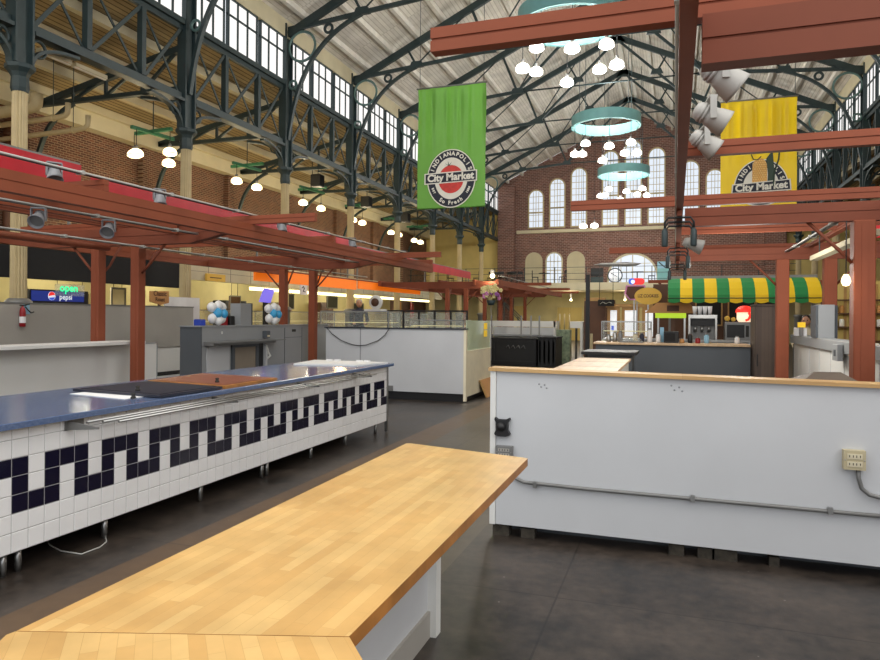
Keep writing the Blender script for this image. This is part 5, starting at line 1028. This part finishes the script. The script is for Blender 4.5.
for k, (x, y, z, w, h, mt_, lb) in enumerate(((-14.9, 27.9, 2.25, .95, .55, 'black', 'black wall screen hung under the cove light right of the third column'), (-14.9, 30.6, 2.1, 1.2, .3, 'black', 'long black menu screen behind the person in dark shirt'), (-14.9, 24.2, 2.2, .7, .6, 'black', 'black screen over the vendor counter beside the balloons'), (-14.9, 36.0, 2.1, .5, .8, 'tan_sign', 'orange poster hung over the far left vendor counter'), (-14.9, 38.0, 2.0, .4, .9, 'red_valance', 'red poster hung over the last left vendor counter'), (-14.9, 20.6, 2.0, .6, .6, 'wood_brown', 'brown menu panel behind the second column'), (-14.9, 15.2, 2.1, .5, .5, 'beige', 'pale panel left of the tan shield sign'), (-14.9, 9.6, 2.05, .9, .35, 'black', 'black screen at the far left vendor beneath the soffit'))):
    t = thing('hanging_menu_panel', lb, 'menu panel', (x, y, z)); MB().bbox(x - .03, x + .03, y - w / 2, y + w / 2, z - h / 2, z + h / 2, .005).obj('panel', mt_, t); MB().ringstrip([(y - w / 2 - .02, z - h / 2 - .02), (y + w / 2 + .02, z - h / 2 - .02), (y + w / 2 + .02, z + h / 2 + .02), (y - w / 2 - .02, z + h / 2 + .02)], [(y - w / 2 + .03, z - h / 2 + .03), (y + w / 2 - .03, z - h / 2 + .03), (y + w / 2 - .03, z + h / 2 - .03), (y - w / 2 + .03, z + h / 2 - .03)], x + .03, x + .045, 'x').obj('frame', 'steel_grey', t)
    for q in (-1, 1): MB().tube((x, y + q * w * .3, z + h / 2), (x, y + q * w * .3, 3.2), .008, 6).obj('hanger', 'black', t)

sh = thing('booth_shelf', 'timber shelf rack with jars against the yellow booth wall at right', 'shelf', (5.5, 25.8, 0))
for z in (.9, 1.35, 1.8, 2.25): MB().box(4.65, 6.55, 25.6, 25.9, z, z + .04).obj('board', 'wood_brown', sh)
for x in (4.67, 5.52, 6.53): MB().box(x - .02, x + .02, 25.6, 25.9, 0, 2.5).obj('upright', 'wood_brown', sh)
for q in range(14):
    x = 4.8 + (q % 7) * .22 + (.2 if q % 7 > 2 else 0); z = (1.39, 1.84)[q // 7]
    o = MB().lathe((x, 25.72, z + .001), [(0, 0), (.07, 0), (.075, .02), (.075, .2), (.05, .25), (0, .25)], 12).obj('shelf_jar', ('cream', 'tan_sign', 'paper', 'red_ext')[q % 4]); tag(o, '%s jar from the left on the %s shelf of the yellow booth' % (ORD[q % 7 + 1], ('lower', 'upper')[q // 7]), 'jar', 'jars on the yellow booth shelves')

for k, (y, x) in enumerate(((14.55, -18.24), (14.95, -18.05))):
    t = thing('downpipe', ('left', 'right')[k] + ' dark red downpipe on the brick wall right of the first column', 'pipe', (x, y - .1, 0), 'dark red downpipes by the first column')
    MB().tube((x, y - .1, 0.02), (x, y - .1, 7.2), .1, 12).obj('pipe', 'brown_print', t)
    for z in (2.5, 5.0, 6.8): MB().lathe((x, y - .1, z), [(.101, -.04), (.12, -.04), (.12, .04), (.101, .04)], 12).obj('collar', 'brown_print', t)

o = MB().prism([(-3.695, .34), (-3.67, .345), (-3.52, .005), (-3.545, .0)], 13.1, 14.3); o = o.obj('tan_plank', 'wood_door'); tag(o, 'tan plank leaning low against the beige side of the white stall', 'plank')
MB().prism([(-3.67, .3435), (-3.668, .345), (-3.518, .007), (-3.52, .0055)], 13.15, 14.25).obj('worn_face', 'tan_sign', o)
# ================================================================== lamps, rings, banners, balcony things, people
def pendant(name, label, cat, loc, r, top, glow, group, energy, col, vis_cap='lamp_grey'):
    x, y, z = loc
    t = thing(name, label, cat, loc, group)
    MB().lathe((x, y, z), [(r * .72, -r * .42), (r * .98, -r * .25), (r, -r * .05), (r * .94, r * .22), (r * .78, r * .46), (r * .52, r * .64), (r * .25, r * .71), (0, r * .72)], 18).obj('glass_dome', glow, t)
    MB().lathe((x, y, z), [(0, -r * .4), (r * .72, -r * .42)], 18).obj('lower_lens', glow, t)
    MB().lathe((x, y, z), [(r * 1.0, -r * .22), (r * 1.04, -r * .2), (r * 1.04, -r * .12), (r * .97, -r * .1)], 18).obj('rim', vis_cap, t)
    MB().lathe((x, y, z), [(0, r * .7), (r * .24, r * .7), (r * .24, r * 1.2), (r * .1, r * 1.3), (0, r * 1.3)], 12).obj('cap', 'steel_grey', t)
    MB().tube((x, y, z + r * 1.3), (x, y, top), 0.012, 6).obj('cord', 'black', t)
    if energy: light('bulb_light', 'POINT', (x, y, z - r * 1.1), energy, col, .18, t)
    return t
SIDE = ['right', 'far right', 'far', 'far left', 'left', 'near left', 'near', 'near right']
for k, (y, nm) in enumerate(((19.2, 'nearest'), (29.8, 'middle'), (40.3, 'farthest'))):
    cx_, cz = -2.85, 10.0
    t = thing('teal_ring', '%s teal drum ring hung under the nave roof' % nm.capitalize(), 'ceiling ring', (cx_, y, cz), 'teal rings of the nave')
    m = MB(); n = 48; vs = []
    for i in range(n):
        a = 2 * PI * i / n
        for r, z in ((1.45, -.22), (1.45, .22), (1.38, .22), (1.38, -.22)): vs.append((cx_ + r * math.cos(a), y + r * math.sin(a), cz + z))
    m.add(vs, [(4 * i + j, 4 * ((i + 1) % n) + j, 4 * ((i + 1) % n) + (j + 1) % 4, 4 * i + (j + 1) % 4) for i in range(n) for j in range(4)]); m.obj('drum', 'teal', t)
    m = MB(); m.path([(cx_ + 1.36 * math.cos(2 * PI * i / 40), y + 1.36 * math.sin(2 * PI * i / 40), cz - .2) for i in range(40)], .03, 6, True); m.obj('inner_tube', 'teal', t)
    light('ring_uplight', 'POINT', (cx_, y, cz + 1.0), 330, (1, .97, .92), .5)
    for q in range(4):
        a = PI / 4 + q * PI / 2; x1, y1 = cx_ + 1.4 * math.cos(a), y + 1.4 * math.sin(a)
        MB().tube((x1, y1, cz + .2), (x1, y1, EAVE + SL * (9.75 - abs(x1 - CY)) - .05), .014, 6).obj('hanger', 'iron', t)
    for q in range(8):
        a = 2 * PI * q / 8 + .2; x1, y1 = cx_ + 1.3 * math.cos(a), y + 1.3 * math.sin(a)
        pendant('pendant_lamp', 'glowing white dome lamp on the %s side below the %s teal ring' % (SIDE[q], nm), 'pendant lamp', (x1, y1, 8.75 + (.12 if q % 2 else -.1)), .205, cz - .21, 'lamp_glow', 'dome lamps below the %s teal ring' % nm, 110, (1, .96, .9))
for k, (x, y, z) in enumerate(((-5.6, 44.2, 7.5), (-4.9, 44.2, 7.5))):
    pendant('pendant_lamp', 'glowing dome lamp near the gable, %s of the low pair' % ('left', 'right')[k], 'pendant lamp', (x, y, z), .26, EAVE + SL * (x - CLX) - .2, 'lamp_glow', 'low pair of dome lamps before the gable', 60, (1, .96, .9))
# aisle pendants
pairs = [(16.5, 17.9, 6.5), (21.5, 22.8, 6.62), (26.3, 27.9, 6.58), (31.2, 32.3, 6.5), (36.1, 37.3, 6.45), (39.8, 40.9, 6.4)]
for k, (ya, yb, z) in enumerate(pairs):
    yc = (ya + yb) / 2; x = -15.5
    t = thing('cross_arm', 'green cross arm carrying aisle lamps, %s from the front' % ORD[k + 1], 'lamp arm', (x, yc, 7.35), 'green lamp arms of the left aisle')
    MB().bar((x - .1, ya - .1, 7.3), (x + .1, yb + .1, 7.3), .1, .1).obj('arm', 'green_arm', t)
    MB().bar((x - .75, yc + .05, 7.36), (x + .75, yc - .05, 7.36), .1, .1, ).obj('arm', 'green_arm', t)
    MB().tube((x, yc, 7.42), (x, yc, 8.75), .018, 6).obj('rod', 'iron', t)
    for q, (xx, yy, lb) in enumerate(((x, ya, 'near'), (x, yb, 'far'))):
        pendant('pendant_lamp', 'glowing dome lamp on the %s end of the %s green aisle arm' % (lb, ORD[k + 1]), 'pendant lamp', (xx, yy, z), .21, 7.25, 'lamp_warm', 'warm dome lamps of the left aisle', 75, (1, .85, .55))
    if k == 0:
        for q, (xx, yy, lb) in enumerate(((x - .65, yc - .1, 'wall side'), (x + .65, yc, 'nave side'))):
            pendant('pendant_lamp', 'glowing dome lamp on the %s end of the first green aisle arm' % lb, 'pendant lamp', (xx, yy, z + .15), .21, 7.3, 'lamp_warm', 'warm dome lamps of the left aisle', 0, (1, .85, .55))
t = pendant('pendant_lamp', 'small warm hanging lamp with flat shade near the orange lamplight slabs', 'pendant lamp', (-11.4, 22.0, 2.9), .12, 3.6, 'lamp_warm', None, 60, (1, .7, .35)); MB().lathe((-11.4, 22, 2.95), [(.1, .06), (.36, .0), (.37, .02), (.1, .08)], 20).obj('shade', 'cream', t)
for k, (x, y, z, e) in enumerate(((-5.72, 21.85, 2.98, 25), (-6.745, 47, 2.85, 60), (-3.163, 47, 2.85, 60), (1.0, 47, 2.85, 60))):
    t = thing('spot_bulb', ('bright bulb on the front corner of the farther canopy', 'left bright bulb under the balcony', 'bright bulb under the balcony behind the plum sign', 'right bright bulb under the balcony')[k], 'bulb', (x, y, z)); MB().ball((x, y, z), .085, 12).obj('glass', 'lamp_warm', t); MB().box(x - .06, x + .06, y - .06, y + .06, z + .09, z + .2 if k == 0 else 3.45).obj('mount', 'steel_grey', t)
    light('bulb_light', 'POINT', (x, y - .3, z - .1), e, (1, .85, .6), .1)
# ------------------------------------------------------------------ banners
def fold(u, seed): return .06 * math.sin(u * 19 + seed) + .035 * math.sin(u * 43 + 1.3 + seed) + .015 * math.sin(u * 77)
def banner(label, x0, x1, y, z0, z1, mt_, top_extra, seed):
    t = thing('market_banner', label, 'banner', ((x0 + x1) / 2, y, z0)); m = MB(); nx, nz = 70, 36; vs = []
    for i in range(nx + 1):
        u = i / nx
        for j in range(nz + 1):
            v = j / nz; amp = max(0, v - .42) ** .8 * 1.4 * (1 - 9 * max(0, v - .9))
            vs.append((x0 + (x1 - x0) * u, y + amp * fold(u, seed) , z0 + (z1 - z0) * v))
    m.add(vs, [(i * (nz + 1) + j, (i + 1) * (nz + 1) + j, (i + 1) * (nz + 1) + j + 1, i * (nz + 1) + j + 1) for i in range(nx) for j in range(nz)], True)
    m.obj('cloth', mt_, t); MB().tube((x0 - .03, y, z1), (x1 + .03, y, z1), .02, 8).obj('top_rod', 'steel_grey', t); MB().tube((x0, y, z0), (x1, y, z0), .014, 8).obj('bottom_rod', mt_, t)
    for x in (x0 + .05, x1 - .05): MB().tube((x, y, z1), (x, y, EAVE + SL * (9.75 - abs(x - CY)) - .2), .007, 6).obj('hanging_wire', 'iron', t)
    return t
gb_ = banner('tall green market banner with a round tomato emblem hanging in the nave', -5.85, -4.17, 15.2, 4.18, 7.05, 'green_banner', 0, .4)
cx_, cz = -4.99, 4.86; yb = 15.165
def ell(m, rx, rz, dy, n=40, rx2=None, rz2=None, a0=0, a1=360, c=None):
    c = c or (cx_, cz); p = [(c[0] + rx * math.cos(R(a0 + (a1 - a0) * i / n)), yb - dy, c[1] + rz * math.sin(R(a0 + (a1 - a0) * i / n))) for i in range(n + 1)]
    if rx2 is None: m.quad(*p[:-1] if a1 - a0 == 360 else p)
    else:
        q = [(c[0] + rx2 * math.cos(R(a0 + (a1 - a0) * i / n)), yb - dy, c[1] + rz2 * math.sin(R(a0 + (a1 - a0) * i / n))) for i in range(n + 1)]
        o = len(p); m.add(p + q, [(i, i + 1, o + i + 1, o + i) for i in range(n)])
    return m
ell(MB(), .60, .69, 0).obj('emblem_rim', 'ivory', gb_, fix=False); ell(MB(), .575, .665, .004).obj('emblem_band', 'navy', gb_, fix=False); ell(MB(), .405, .49, .008).obj('emblem_field', 'ivory', gb_, fix=False)
ell(MB(), .31, .33, .012, c=(cx_, cz - .02)).obj('tomato', 'red_print', gb_, fix=False)
m = MB()
for a, L in ((100, .17), (140, .15), (60, .14), (170, .2), (15, .12)): p = (cx_ - .05, cz + .3); m.add([(p[0] - .015, yb - .016, p[1]), (p[0] + .015, yb - .016, p[1]), (p[0] + L * math.cos(R(a)), yb - .016, p[1] + L * .7 * math.sin(R(a)))], [(0, 1, 2)])
m.obj('tomato_stalk', 'leaf_print', gb_, fix=False)
tl = .015
m = MB(); m.add([(cx_ - .66, yb - .02, cz - .12), (cx_ + .64, yb - .02, cz - .09), (cx_ + .64, yb - .02, cz + .17), (cx_ - .66, yb - .02, cz + .14)], [(0, 1, 2, 3)]); m.obj('name_plate_rim', 'ivory', gb_, fix=False)
m = MB(); m.add([(cx_ - .63, yb - .024, cz - .095), (cx_ + .61, yb - .024, cz - .065), (cx_ + .61, yb - .024, cz + .145), (cx_ - .63, yb - .024, cz + .115)], [(0, 1, 2, 3)]); m.obj('name_plate', 'navy', gb_, fix=False)
textmb('City Market', .235, lambda x, y: (cx_ - .01 + x, yb - .028, cz + .025 + y + x * .022), .009).obj('lettering', 'ivory', gb_, fix=False)
def arctext(body, size, rx, rz, c, y, a_mid, span, flip=False, bold=.005):
    m = MB(); n = len(body)
    for i, chh in enumerate(body):
        if chh == ' ': continue
        f_ = (i + .5) / n - .5; a = a_mid - f_ * span if not flip else a_mid + f_ * span
        px_, pz_ = c[0] + rx * math.cos(R(a)), c[1] + rz * math.sin(R(a)); th = R(a - 90) if not flip else R(a + 90)
        textmb(chh, size, lambda x, yy: (px_ + x * math.cos(th) - yy * math.sin(th), y, pz_ + x * math.sin(th) + yy * math.cos(th)), bold, m)
    return m
arctext('INDIANAPOLIS', .13, .49, .58, (cx_, cz), yb - .010, 90, 150).obj('lettering', 'ivory', gb_, fix=False)
arctext('So Fresh', .125, .49, .575, (cx_, cz), yb - .010, 270, 70, True).obj('lettering', 'ivory', gb_, fix=False)
arctext('EST', .07, .49, .575, (cx_, cz), yb - .010, 208, 16, True).obj('lettering', 'ivory', gb_, fix=False); arctext('1886', .07, .49, .575, (cx_, cz), yb - .010, 330, 18, True).obj('lettering', 'ivory', gb_, fix=False)
yb_ = banner('tall yellow market banner with a corn emblem behind the right canopy', 1.03, 2.71, 18.0, 4.05, 6.92, 'yellow_banner', 0, 2.0)
cx_, cz, yb = 1.93, 4.78, 17.965
ell(MB(), .60, .68, 0, a0=0, a1=180, n=30).obj('emblem_rim', 'ivory', yb_, fix=False); ell(MB(), .575, .655, .004, a0=0, a1=180, n=30).obj('emblem_band', 'navy', yb_, fix=False); ell(MB(), .40, .48, .008, a0=0, a1=180, n=30).obj('emblem_field', 'ivory', yb_, fix=False)
ell(MB(), .60, .45, 0, a0=180, a1=360, n=30).obj('emblem_rim', 'ivory', yb_, fix=False); ell(MB(), .575, .42, .004, a0=180, a1=360, n=30).obj('emblem_band', 'navy', yb_, fix=False)
arctext('INDIANAPOLIS', .13, .49, .57, (cx_, cz), yb - .010, 90, 150).obj('lettering', 'ivory', yb_, fix=False)
m = MB(); pts = [(cx_ - .2, cz - .1)] + [(cx_ - .03 + .16 * math.cos(R(a)), cz + .5 + .2 * math.sin(R(a))) for a in range(180, -1, -15)] + [(cx_ + .14, cz - .1)]; m.add([(a, yb - .014, b) for a, b in pts], [tuple(range(len(pts)))]); m.obj('corn_cob', 'corn', yb_, fix=False)
m = MB(); m.add([(a, yb - .017, b) for a, b in [(cx_ + .13, cz - .05), (cx_ + .26, cz - .05), (cx_ + .29, cz + .35), (cx_ + .25, cz + .88), (cx_ + .11, cz + .68), (cx_ + .15, cz + .3)]], [(0, 1, 2, 3, 4, 5)]); m.path([(cx_ + .27, yb - .02, cz), (cx_ + .29, yb - .02, cz + .35), (cx_ + .38, yb - .02, cz + .65), (cx_ + .4, yb - .02, cz + .92)], .018, 6); m.path([(cx_ - .22, yb - .02, cz + .8), (cx_ - .17, yb - .02, cz + .68), (cx_ - .08, yb - .02, cz + .66), (cx_ - .0, yb - .02, cz + .74)], .012, 6); m.obj('corn_husk', 'leaf_print', yb_, fix=False)
m = MB(); m.add([(cx_ - .66, yb - .02, cz - .13), (cx_ + .66, yb - .02, cz - .10), (cx_ + .64, yb - .02, cz + .17), (cx_ - .64, yb - .02, cz + .10)], [(0, 1, 2, 3)]); m.obj('name_plate_rim', 'ivory', yb_, fix=False)
m = MB(); m.add([(cx_ - .63, yb - .024, cz - .105), (cx_ + .63, yb - .024, cz - .075), (cx_ + .61, yb - .024, cz + .145), (cx_ - .61, yb - .024, cz + .075)], [(0, 1, 2, 3)]); m.obj('name_plate', 'navy', yb_, fix=False)
textmb('City Market', .235, lambda x, y: (cx_ + x, yb - .028, cz + .01 + y + x * .04), .009).obj('lettering', 'ivory', yb_, fix=False)
# ------------------------------------------------------------------ balcony furniture
BZ = 3.93
def chair(x, y, rz, label, mt_='black', group='chairs on the balcony'):
    t = thing('balcony_chair', label, 'chair', (x, y, BZ), group)
    MB().bbox(x - .21, x + .21, y - .21, y + .21, BZ + .44, BZ + .48).obj('seat', mt_, t)
    m = MB(); m.box(x - .2, x + .2, y + .19, y + .215, BZ + .72, BZ + .92); m.box(x - .2, x - .17, y + .19, y + .215, BZ + .48, BZ + .92); m.box(x + .17, x + .2, y + .19, y + .215, BZ + .48, BZ + .92)
    for q in (-.06, .06): m.box(x + q - .01, x + q + .01, y + .195, y + .21, BZ + .48, BZ + .72)
    m.obj('backrest', mt_, t)
    for sx, sy in ((-1, -1), (1, -1), (1, 1), (-1, 1)): MB().bar((x + sx * .18, y + sy * .18, BZ + .44), (x + sx * .21, y + sy * .21, BZ), .03, .03).obj('leg', mt_, t)
    t.rotation_euler = (0, 0, rz); return t
def table(x, y, label, r=.4, mt_='black'):
    t = thing('balcony_table', label, 'table', (x, y, BZ), 'tables on the balcony'); MB().lathe((x, y, BZ), [(0, .71), (r, .71), (r, .74), (0, .74)], 20).obj('tabletop', mt_, t); MB().tube((x, y, BZ + .02), (x, y, BZ + .71), .035, 8).obj('pedestal', mt_, t); MB().lathe((x, y, BZ), [(0, 0), (.26, 0), (.26, .02), (.05, .04), (0, .04)], 18).obj('base', mt_, t)
table(-8.45, 46.3, 'dark round table before the bright arched balcony window'); chair(-9.1, 46.3, PI / 2 + .3, 'dark chair left of the table before the bright arched window'); chair(-7.2, 46.3, -PI / 2 - .2, 'dark chair before the right cream blind window on the balcony')
table(-2.35, 46.2, 'dark table in front of the wide half-round window'); chair(-1.45, 46.2, -PI / 2, 'dark chair right of the table before the half-round window')
table(-14.3, 46.2, 'dark table at the left end of the balcony', .6); chair(-15.2, 46.2, PI / 2, 'dark chair left of the table at the left end of the balcony'); chair(-13.3, 46.4, -PI / 2, 'dark chair right of the table at the left end of the balcony')
for k in range(6):
    x = -12.3 + k * .42
    chair(x, 46.5 + .4 * (k % 2), PI * .1 * (k % 3), 'dark chair in the dim balcony corner, %s from the left' % ORD[k + 1])
for k, x in enumerate((-11.9, -10.7)): table(x, 45.9, ('left', 'right')[k] + ' dark table in the dim balcony corner before the pilaster', .38)
t = thing('clock_wheel', 'white round clock face with black rim leaning on the balcony rail', 'clock', (-3.7, 45.4, BZ)); MB().lathe((-3.7, 45.45, BZ + .47), [(0, 0), (.42, 0), (.42, .04), (0, .04)], 28, 'y').obj('face', 'sign_white', t); MB().path([(-3.7 + .45 * math.cos(2 * PI * i / 32), 45.44, BZ + .47 + .45 * math.sin(2 * PI * i / 32)) for i in range(32)], .035, 6, True).obj('rim', 'black', t)
m = MB(); m.bar((-3.7, 45.42, BZ + .47), (-3.95, 45.42, BZ + .62), .04, .02, (0, 1, 0)); m.bar((-3.7, 45.42, BZ + .47), (-3.55, 45.42, BZ + .38), .04, .02, (0, 1, 0)); m.obj('hands', 'black', t)
t = thing('balcony_monitor', 'dark monitor on a stand on the balcony left of the clock', 'monitor', (-4.9, 46, BZ)); MB().bbox(-5.3, -4.5, 45.9, 46.0, BZ + .45, BZ + 1.0).obj('screen', 'black', t); MB().box(-5.3, -4.5, 45.8, 46.1, BZ + .02, BZ + .42).obj('cabinet', 'iron', t); MB().box(-4.95, -4.85, 45.93, 46.0, BZ + .42, BZ + .46).obj('neck', 'black', t)
t = thing('folded_umbrella', 'grey folded parasol laid level above the balcony clock', 'umbrella', (-3.6, 45.8, BZ)); MB().path([(-5.1, 45.8, BZ + 1.2), (-4.6, 45.8, BZ + 1.22), (-3.0, 45.8, BZ + 1.22), (-2.4, 45.8, BZ + 1.2), (-2.1, 45.8, BZ + 1.24)], [.03, .1, .14, .1, .01], 10).obj('canopy', 'steel_grey', t); MB().tube((-3.0, 45.8, BZ), (-3.0, 45.8, BZ + 1.2), .025, 8).obj('stand', 'steel_grey', t)
t = thing('blue_cabinet', 'pale blue striped cabinet on the balcony right of the half-round window', 'cabinet', (-.95, 46, BZ)); MB().bbox(-1.1, -.3, 45.8, 46.2, BZ + .01, BZ + 1.35).obj('body', 'teal', t); MB().box(-1.08, -.32, 45.79, 45.8, BZ + .9, BZ + 1.33).obj('print', 'paper_blue', t); MB().bar((-1.0, 45.785, BZ + 1.3), (-.6, 45.785, BZ + .95), .06, .01, (0, 1, 0)).obj('dark_stripe', 'black', t)
# under balcony
t = thing('stair_rail', 'dark sloping stair railing before the yellow wall under the balcony', 'stair railing', (-9.5, 42, 0))
for z in (.5, .75, 1.0): MB().bar((-10.3, 42, 2.2 + z * .6), (-8.3, 42, .2 + z * .6), .05, .05).obj('rail', 'iron', t)
for k in range(5): MB().box(-10.25 + k * .45, -10.2 + k * .45, 41.97, 42.03, 0, 2.55 - k * .45).obj('post', 'iron', t)
for k, (x0, x1, z1, mt_, lb) in enumerate(((-8.2, -6.2, 2.5, 'cream_yellow', 'yellow double door under the balcony centre left'), (-5.6, -4.0, 2.9, 'wood_brown', 'dark brown doorway under the balcony beside the black post'), (-12.4, -10.4, 2.6, 'cream_yellow', 'pale yellow door under the balcony at far left'))):
    o = struct(MB().ringstrip([(x0, 0), (x1, 0), (x1, z1), (x0, z1)], [(x0 + .12, .001), (x1 - .12, .001), (x1 - .12, z1 - .12), (x0 + .12, z1 - .12)], 49.45, 49.54).obj('door_%d' % (k + 1), 'yellow_wall' if mt_ != 'wood_brown' else 'wood_brown'), lb, 'door')
    for q in range(2): a = x0 + .13 + q * (x1 - x0 - .26) / 2; MB().box(a, a + (x1 - x0 - .26) / 2 - .01, 49.48, 49.53, 0, z1 - .13).obj('door_leaf', mt_, o)
o = thing('red_fire_box', 'small red alarm box in the dark doorway under the balcony', 'alarm box', (-5.0, 49.4, 1.7)); MB().bbox(-5.1, -4.85, 49.3, 49.44, 1.5, 1.9).obj('box_body', 'exit_red', o); MB().box(-5.05, -4.9, 49.29, 49.3, 1.6, 1.8).obj('front_plate', 'red_ext', o)  # first part is the alarm box itself, without a separate mount
# ------------------------------------------------------------------ people
def person(loc, rz, label, shirt, hair, z0=0.0, h=1.72):
    t = thing('person', label, 'person', (loc[0], loc[1], z0)); s = h / 1.72
    V = [(0, 0, .93), (0, 0, 1.12), (0, 0, 1.32), (0, 0, 1.43), (0, -.01, 1.50), (.19, 0, 1.38), (.24, .02, 1.12), (.2, -.2, 1.02), (.16, -.3, 1.03), (-.19, 0, 1.38), (-.24, .02, 1.12), (-.2, -.2, 1.02), (-.16, -.3, 1.03), (.1, 0, .86), (.11, -.02, .48), (.11, .02, .07), (.11, -.16, .03), (-.1, 0, .86), (-.11, -.02, .48), (-.11, .02, .07), (-.11, -.16, .03)]
    E_ = [(0, 1), (1, 2), (2, 3), (3, 4), (2, 5), (5, 6), (6, 7), (7, 8), (2, 9), (9, 10), (10, 11), (11, 12), (0, 13), (13, 14), (14, 15), (15, 16), (0, 17), (17, 18), (18, 19), (19, 20)]
    rad = [.14, .13, .14, .07, .05, .065, .05, .038, .035, .065, .05, .038, .035, .09, .062, .045, .04, .09, .062, .045, .04]
    me = bpy.data.meshes.new('body'); me.from_pydata([tuple(Vector(v) * s) for v in V], E_, []); o = bpy.data.objects.new('body', me); COL.objects.link(o); o.parent = t
    sk = o.modifiers.new('skin', 'SKIN'); o.modifiers.new('sub', 'SUBSURF').levels = 1; o.modifiers['sub'].render_levels = 2; sk.use_smooth_shade = True
    for i, r in enumerate(rad): me.skin_vertices[0].data[i].radius = (r * s, r * s * (.72 if i < 3 else 1)); 
    me.skin_vertices[0].data[0].use_root = True; me.materials.append(M[shirt])
    off = Vector((loc[0], loc[1], z0)); L = lambda p: tuple(off + Vector(p) * s)
    m = MB(); m.ball(L((0, -.02, 1.60)), .098 * s, 16, (.84, .98, 1.2)); m.add([L((-.018, -.11, 1.58)), L((.018, -.11, 1.58)), L((0, -.138, 1.575)), L((0, -.108, 1.625))], [(0, 1, 2), (0, 2, 3), (1, 3, 2)])
    for q in (-1, 1): m.ball(L((q * .084, -.01, 1.60)), .025 * s, 8, (.4, .8, 1.2))
    hd = m.obj('head', 'skin', t)
    m = MB()
    for q in (-1, 1): m.ball(L((q * .034, -.105, 1.62)), .013 * s, 8)
    m.obj('eyes', 'dark_slot', hd); MB().ball(L((0, -.112, 1.535)), .022 * s, 8, (1.2, .3, .35)).obj('mouth', 'red_ext', hd)
    m = MB(); m.ball(L((0, .012, 1.63)), .106 * s, 14, (.9, .95, 1.1)); m.obj('hair', hair, t)
    for q in (-1, 1):
        m = MB(); b = Vector((q * .16, -.30, 1.03)); m.ball(L(tuple(b + Vector((0, -.03, 0)))), .036 * s, 10, (1, 1.15, .5))
        for k, (dx, ln) in enumerate(((-.027, .06), (-.009, .075), (.009, .072), (.027, .055))): p = b + Vector((dx, -.06, 0)); m.path([L(tuple(p)), L(tuple(p + Vector((0, -ln * .6, -.005)))), L(tuple(p + Vector((0, -ln, -.025))))], .0085 * s, 6)
        p = b + Vector((-q * .032, -.02, 0)); m.path([L(tuple(p)), L(tuple(p + Vector((-q * .02, -.03, -.005)))), L(tuple(p + Vector((-q * .022, -.055, -.012))))], .0095 * s, 6); m.obj('hand', 'skin', t)
    m = MB(); m.lathe(L((0, 0, 0)), [(.10 * s, .0), (.1 * s, .0)], 8)
    t.rotation_euler = (0, 0, rz); return t
person((2.6, 16.0), -.2, 'person with dark hair and cream shirt standing behind the right stall counter', 'shirt_cream', 'hair', 0, 1.69)
person((-8.72, 18.0), .5, 'person in dark shirt standing behind the lit deli counter', 'shirt_dark', 'lamp_grey', .36, 1.74)
o = MB().bbox(-9.2, -8.2, 17.6, 18.4, .0, .352).obj('service_step', 'wood_brown'); tag(o, 'low wooden service step behind the lit deli counter', 'step'); MB().box(-9.15, -8.25, 17.59, 17.6, .05, .3).obj('riser', 'black', o)
# ================================================================== camera and world
cam = bpy.data.cameras.new('camera'); co = bpy.data.objects.new('camera', cam); COL.objects.link(co)
bpy.context.scene.camera = co
cam.sensor_fit = 'HORIZONTAL'; cam.sensor_width = 36.0; cam.lens = 36.0 * 680.0 / 880.0; cam.shift_y = -12.8 / 880.0; cam.clip_end = 300; cam.clip_start = 0.02
YAW, ROLL = R(19.06), 0.0075
fwd = Vector((-math.sin(YAW), math.cos(YAW), 0)); rgt = Vector((math.cos(YAW), math.sin(YAW), 0)); up = Vector((0, 0, 1))
cx = (rgt * math.cos(ROLL) + up * math.sin(ROLL)); cyv = (up * math.cos(ROLL) - rgt * math.sin(ROLL)) 
mt = Matrix((cx, cyv, -fwd)).transposed().to_4x4(); mt.translation = Vector((0, 0, 1.6)); co.matrix_world = mt
w = bpy.data.worlds.new('world'); bpy.context.scene.world = w; w.use_nodes = True
bg = w.node_tree.nodes['Background']; bg.inputs[0].default_value = (0.93, 0.96, 1.0, 1); bg.inputs[1].default_value = 1.38
sc = bpy.context.scene
sc.view_settings.view_transform = 'Standard'; sc.view_settings.look = 'None'; sc.view_settings.exposure = 0.0
sc.cycles.use_denoising = True; sc.cycles.max_bounces = 8; sc.cycles.diffuse_bounces = 5; sc.cycles.caustics_reflective = False; sc.cycles.caustics_refractive = False

def area(name, loc, sx, sy, energy, col=(1, .97, .93)):
    l = bpy.data.lights.new(name, 'AREA'); l.shape = 'RECTANGLE'; l.size = sx; l.size_y = sy; l.energy = energy; l.color = col
    o = bpy.data.objects.new(name, l); COL.objects.link(o); o.location = loc; return o
area('nave_fill', (-2.85, 2.0, 10.8), 15, 11, 1150)  # overhead fill light added above the view; the roof has no opening
area('aisle_fill', (-15.4, 4.0, 8.0), 4, 8, 260, (1, .9, .72))  # warm fill light added below the closed aisle roof

a_ = area('side_fill', (5.6, 0.6, 6.2), 5, 7, 470, (1, .98, .95)); a_.rotation_euler = (R(12), R(52), 0)  # tilted fill light added at right to brighten the tiled counter front
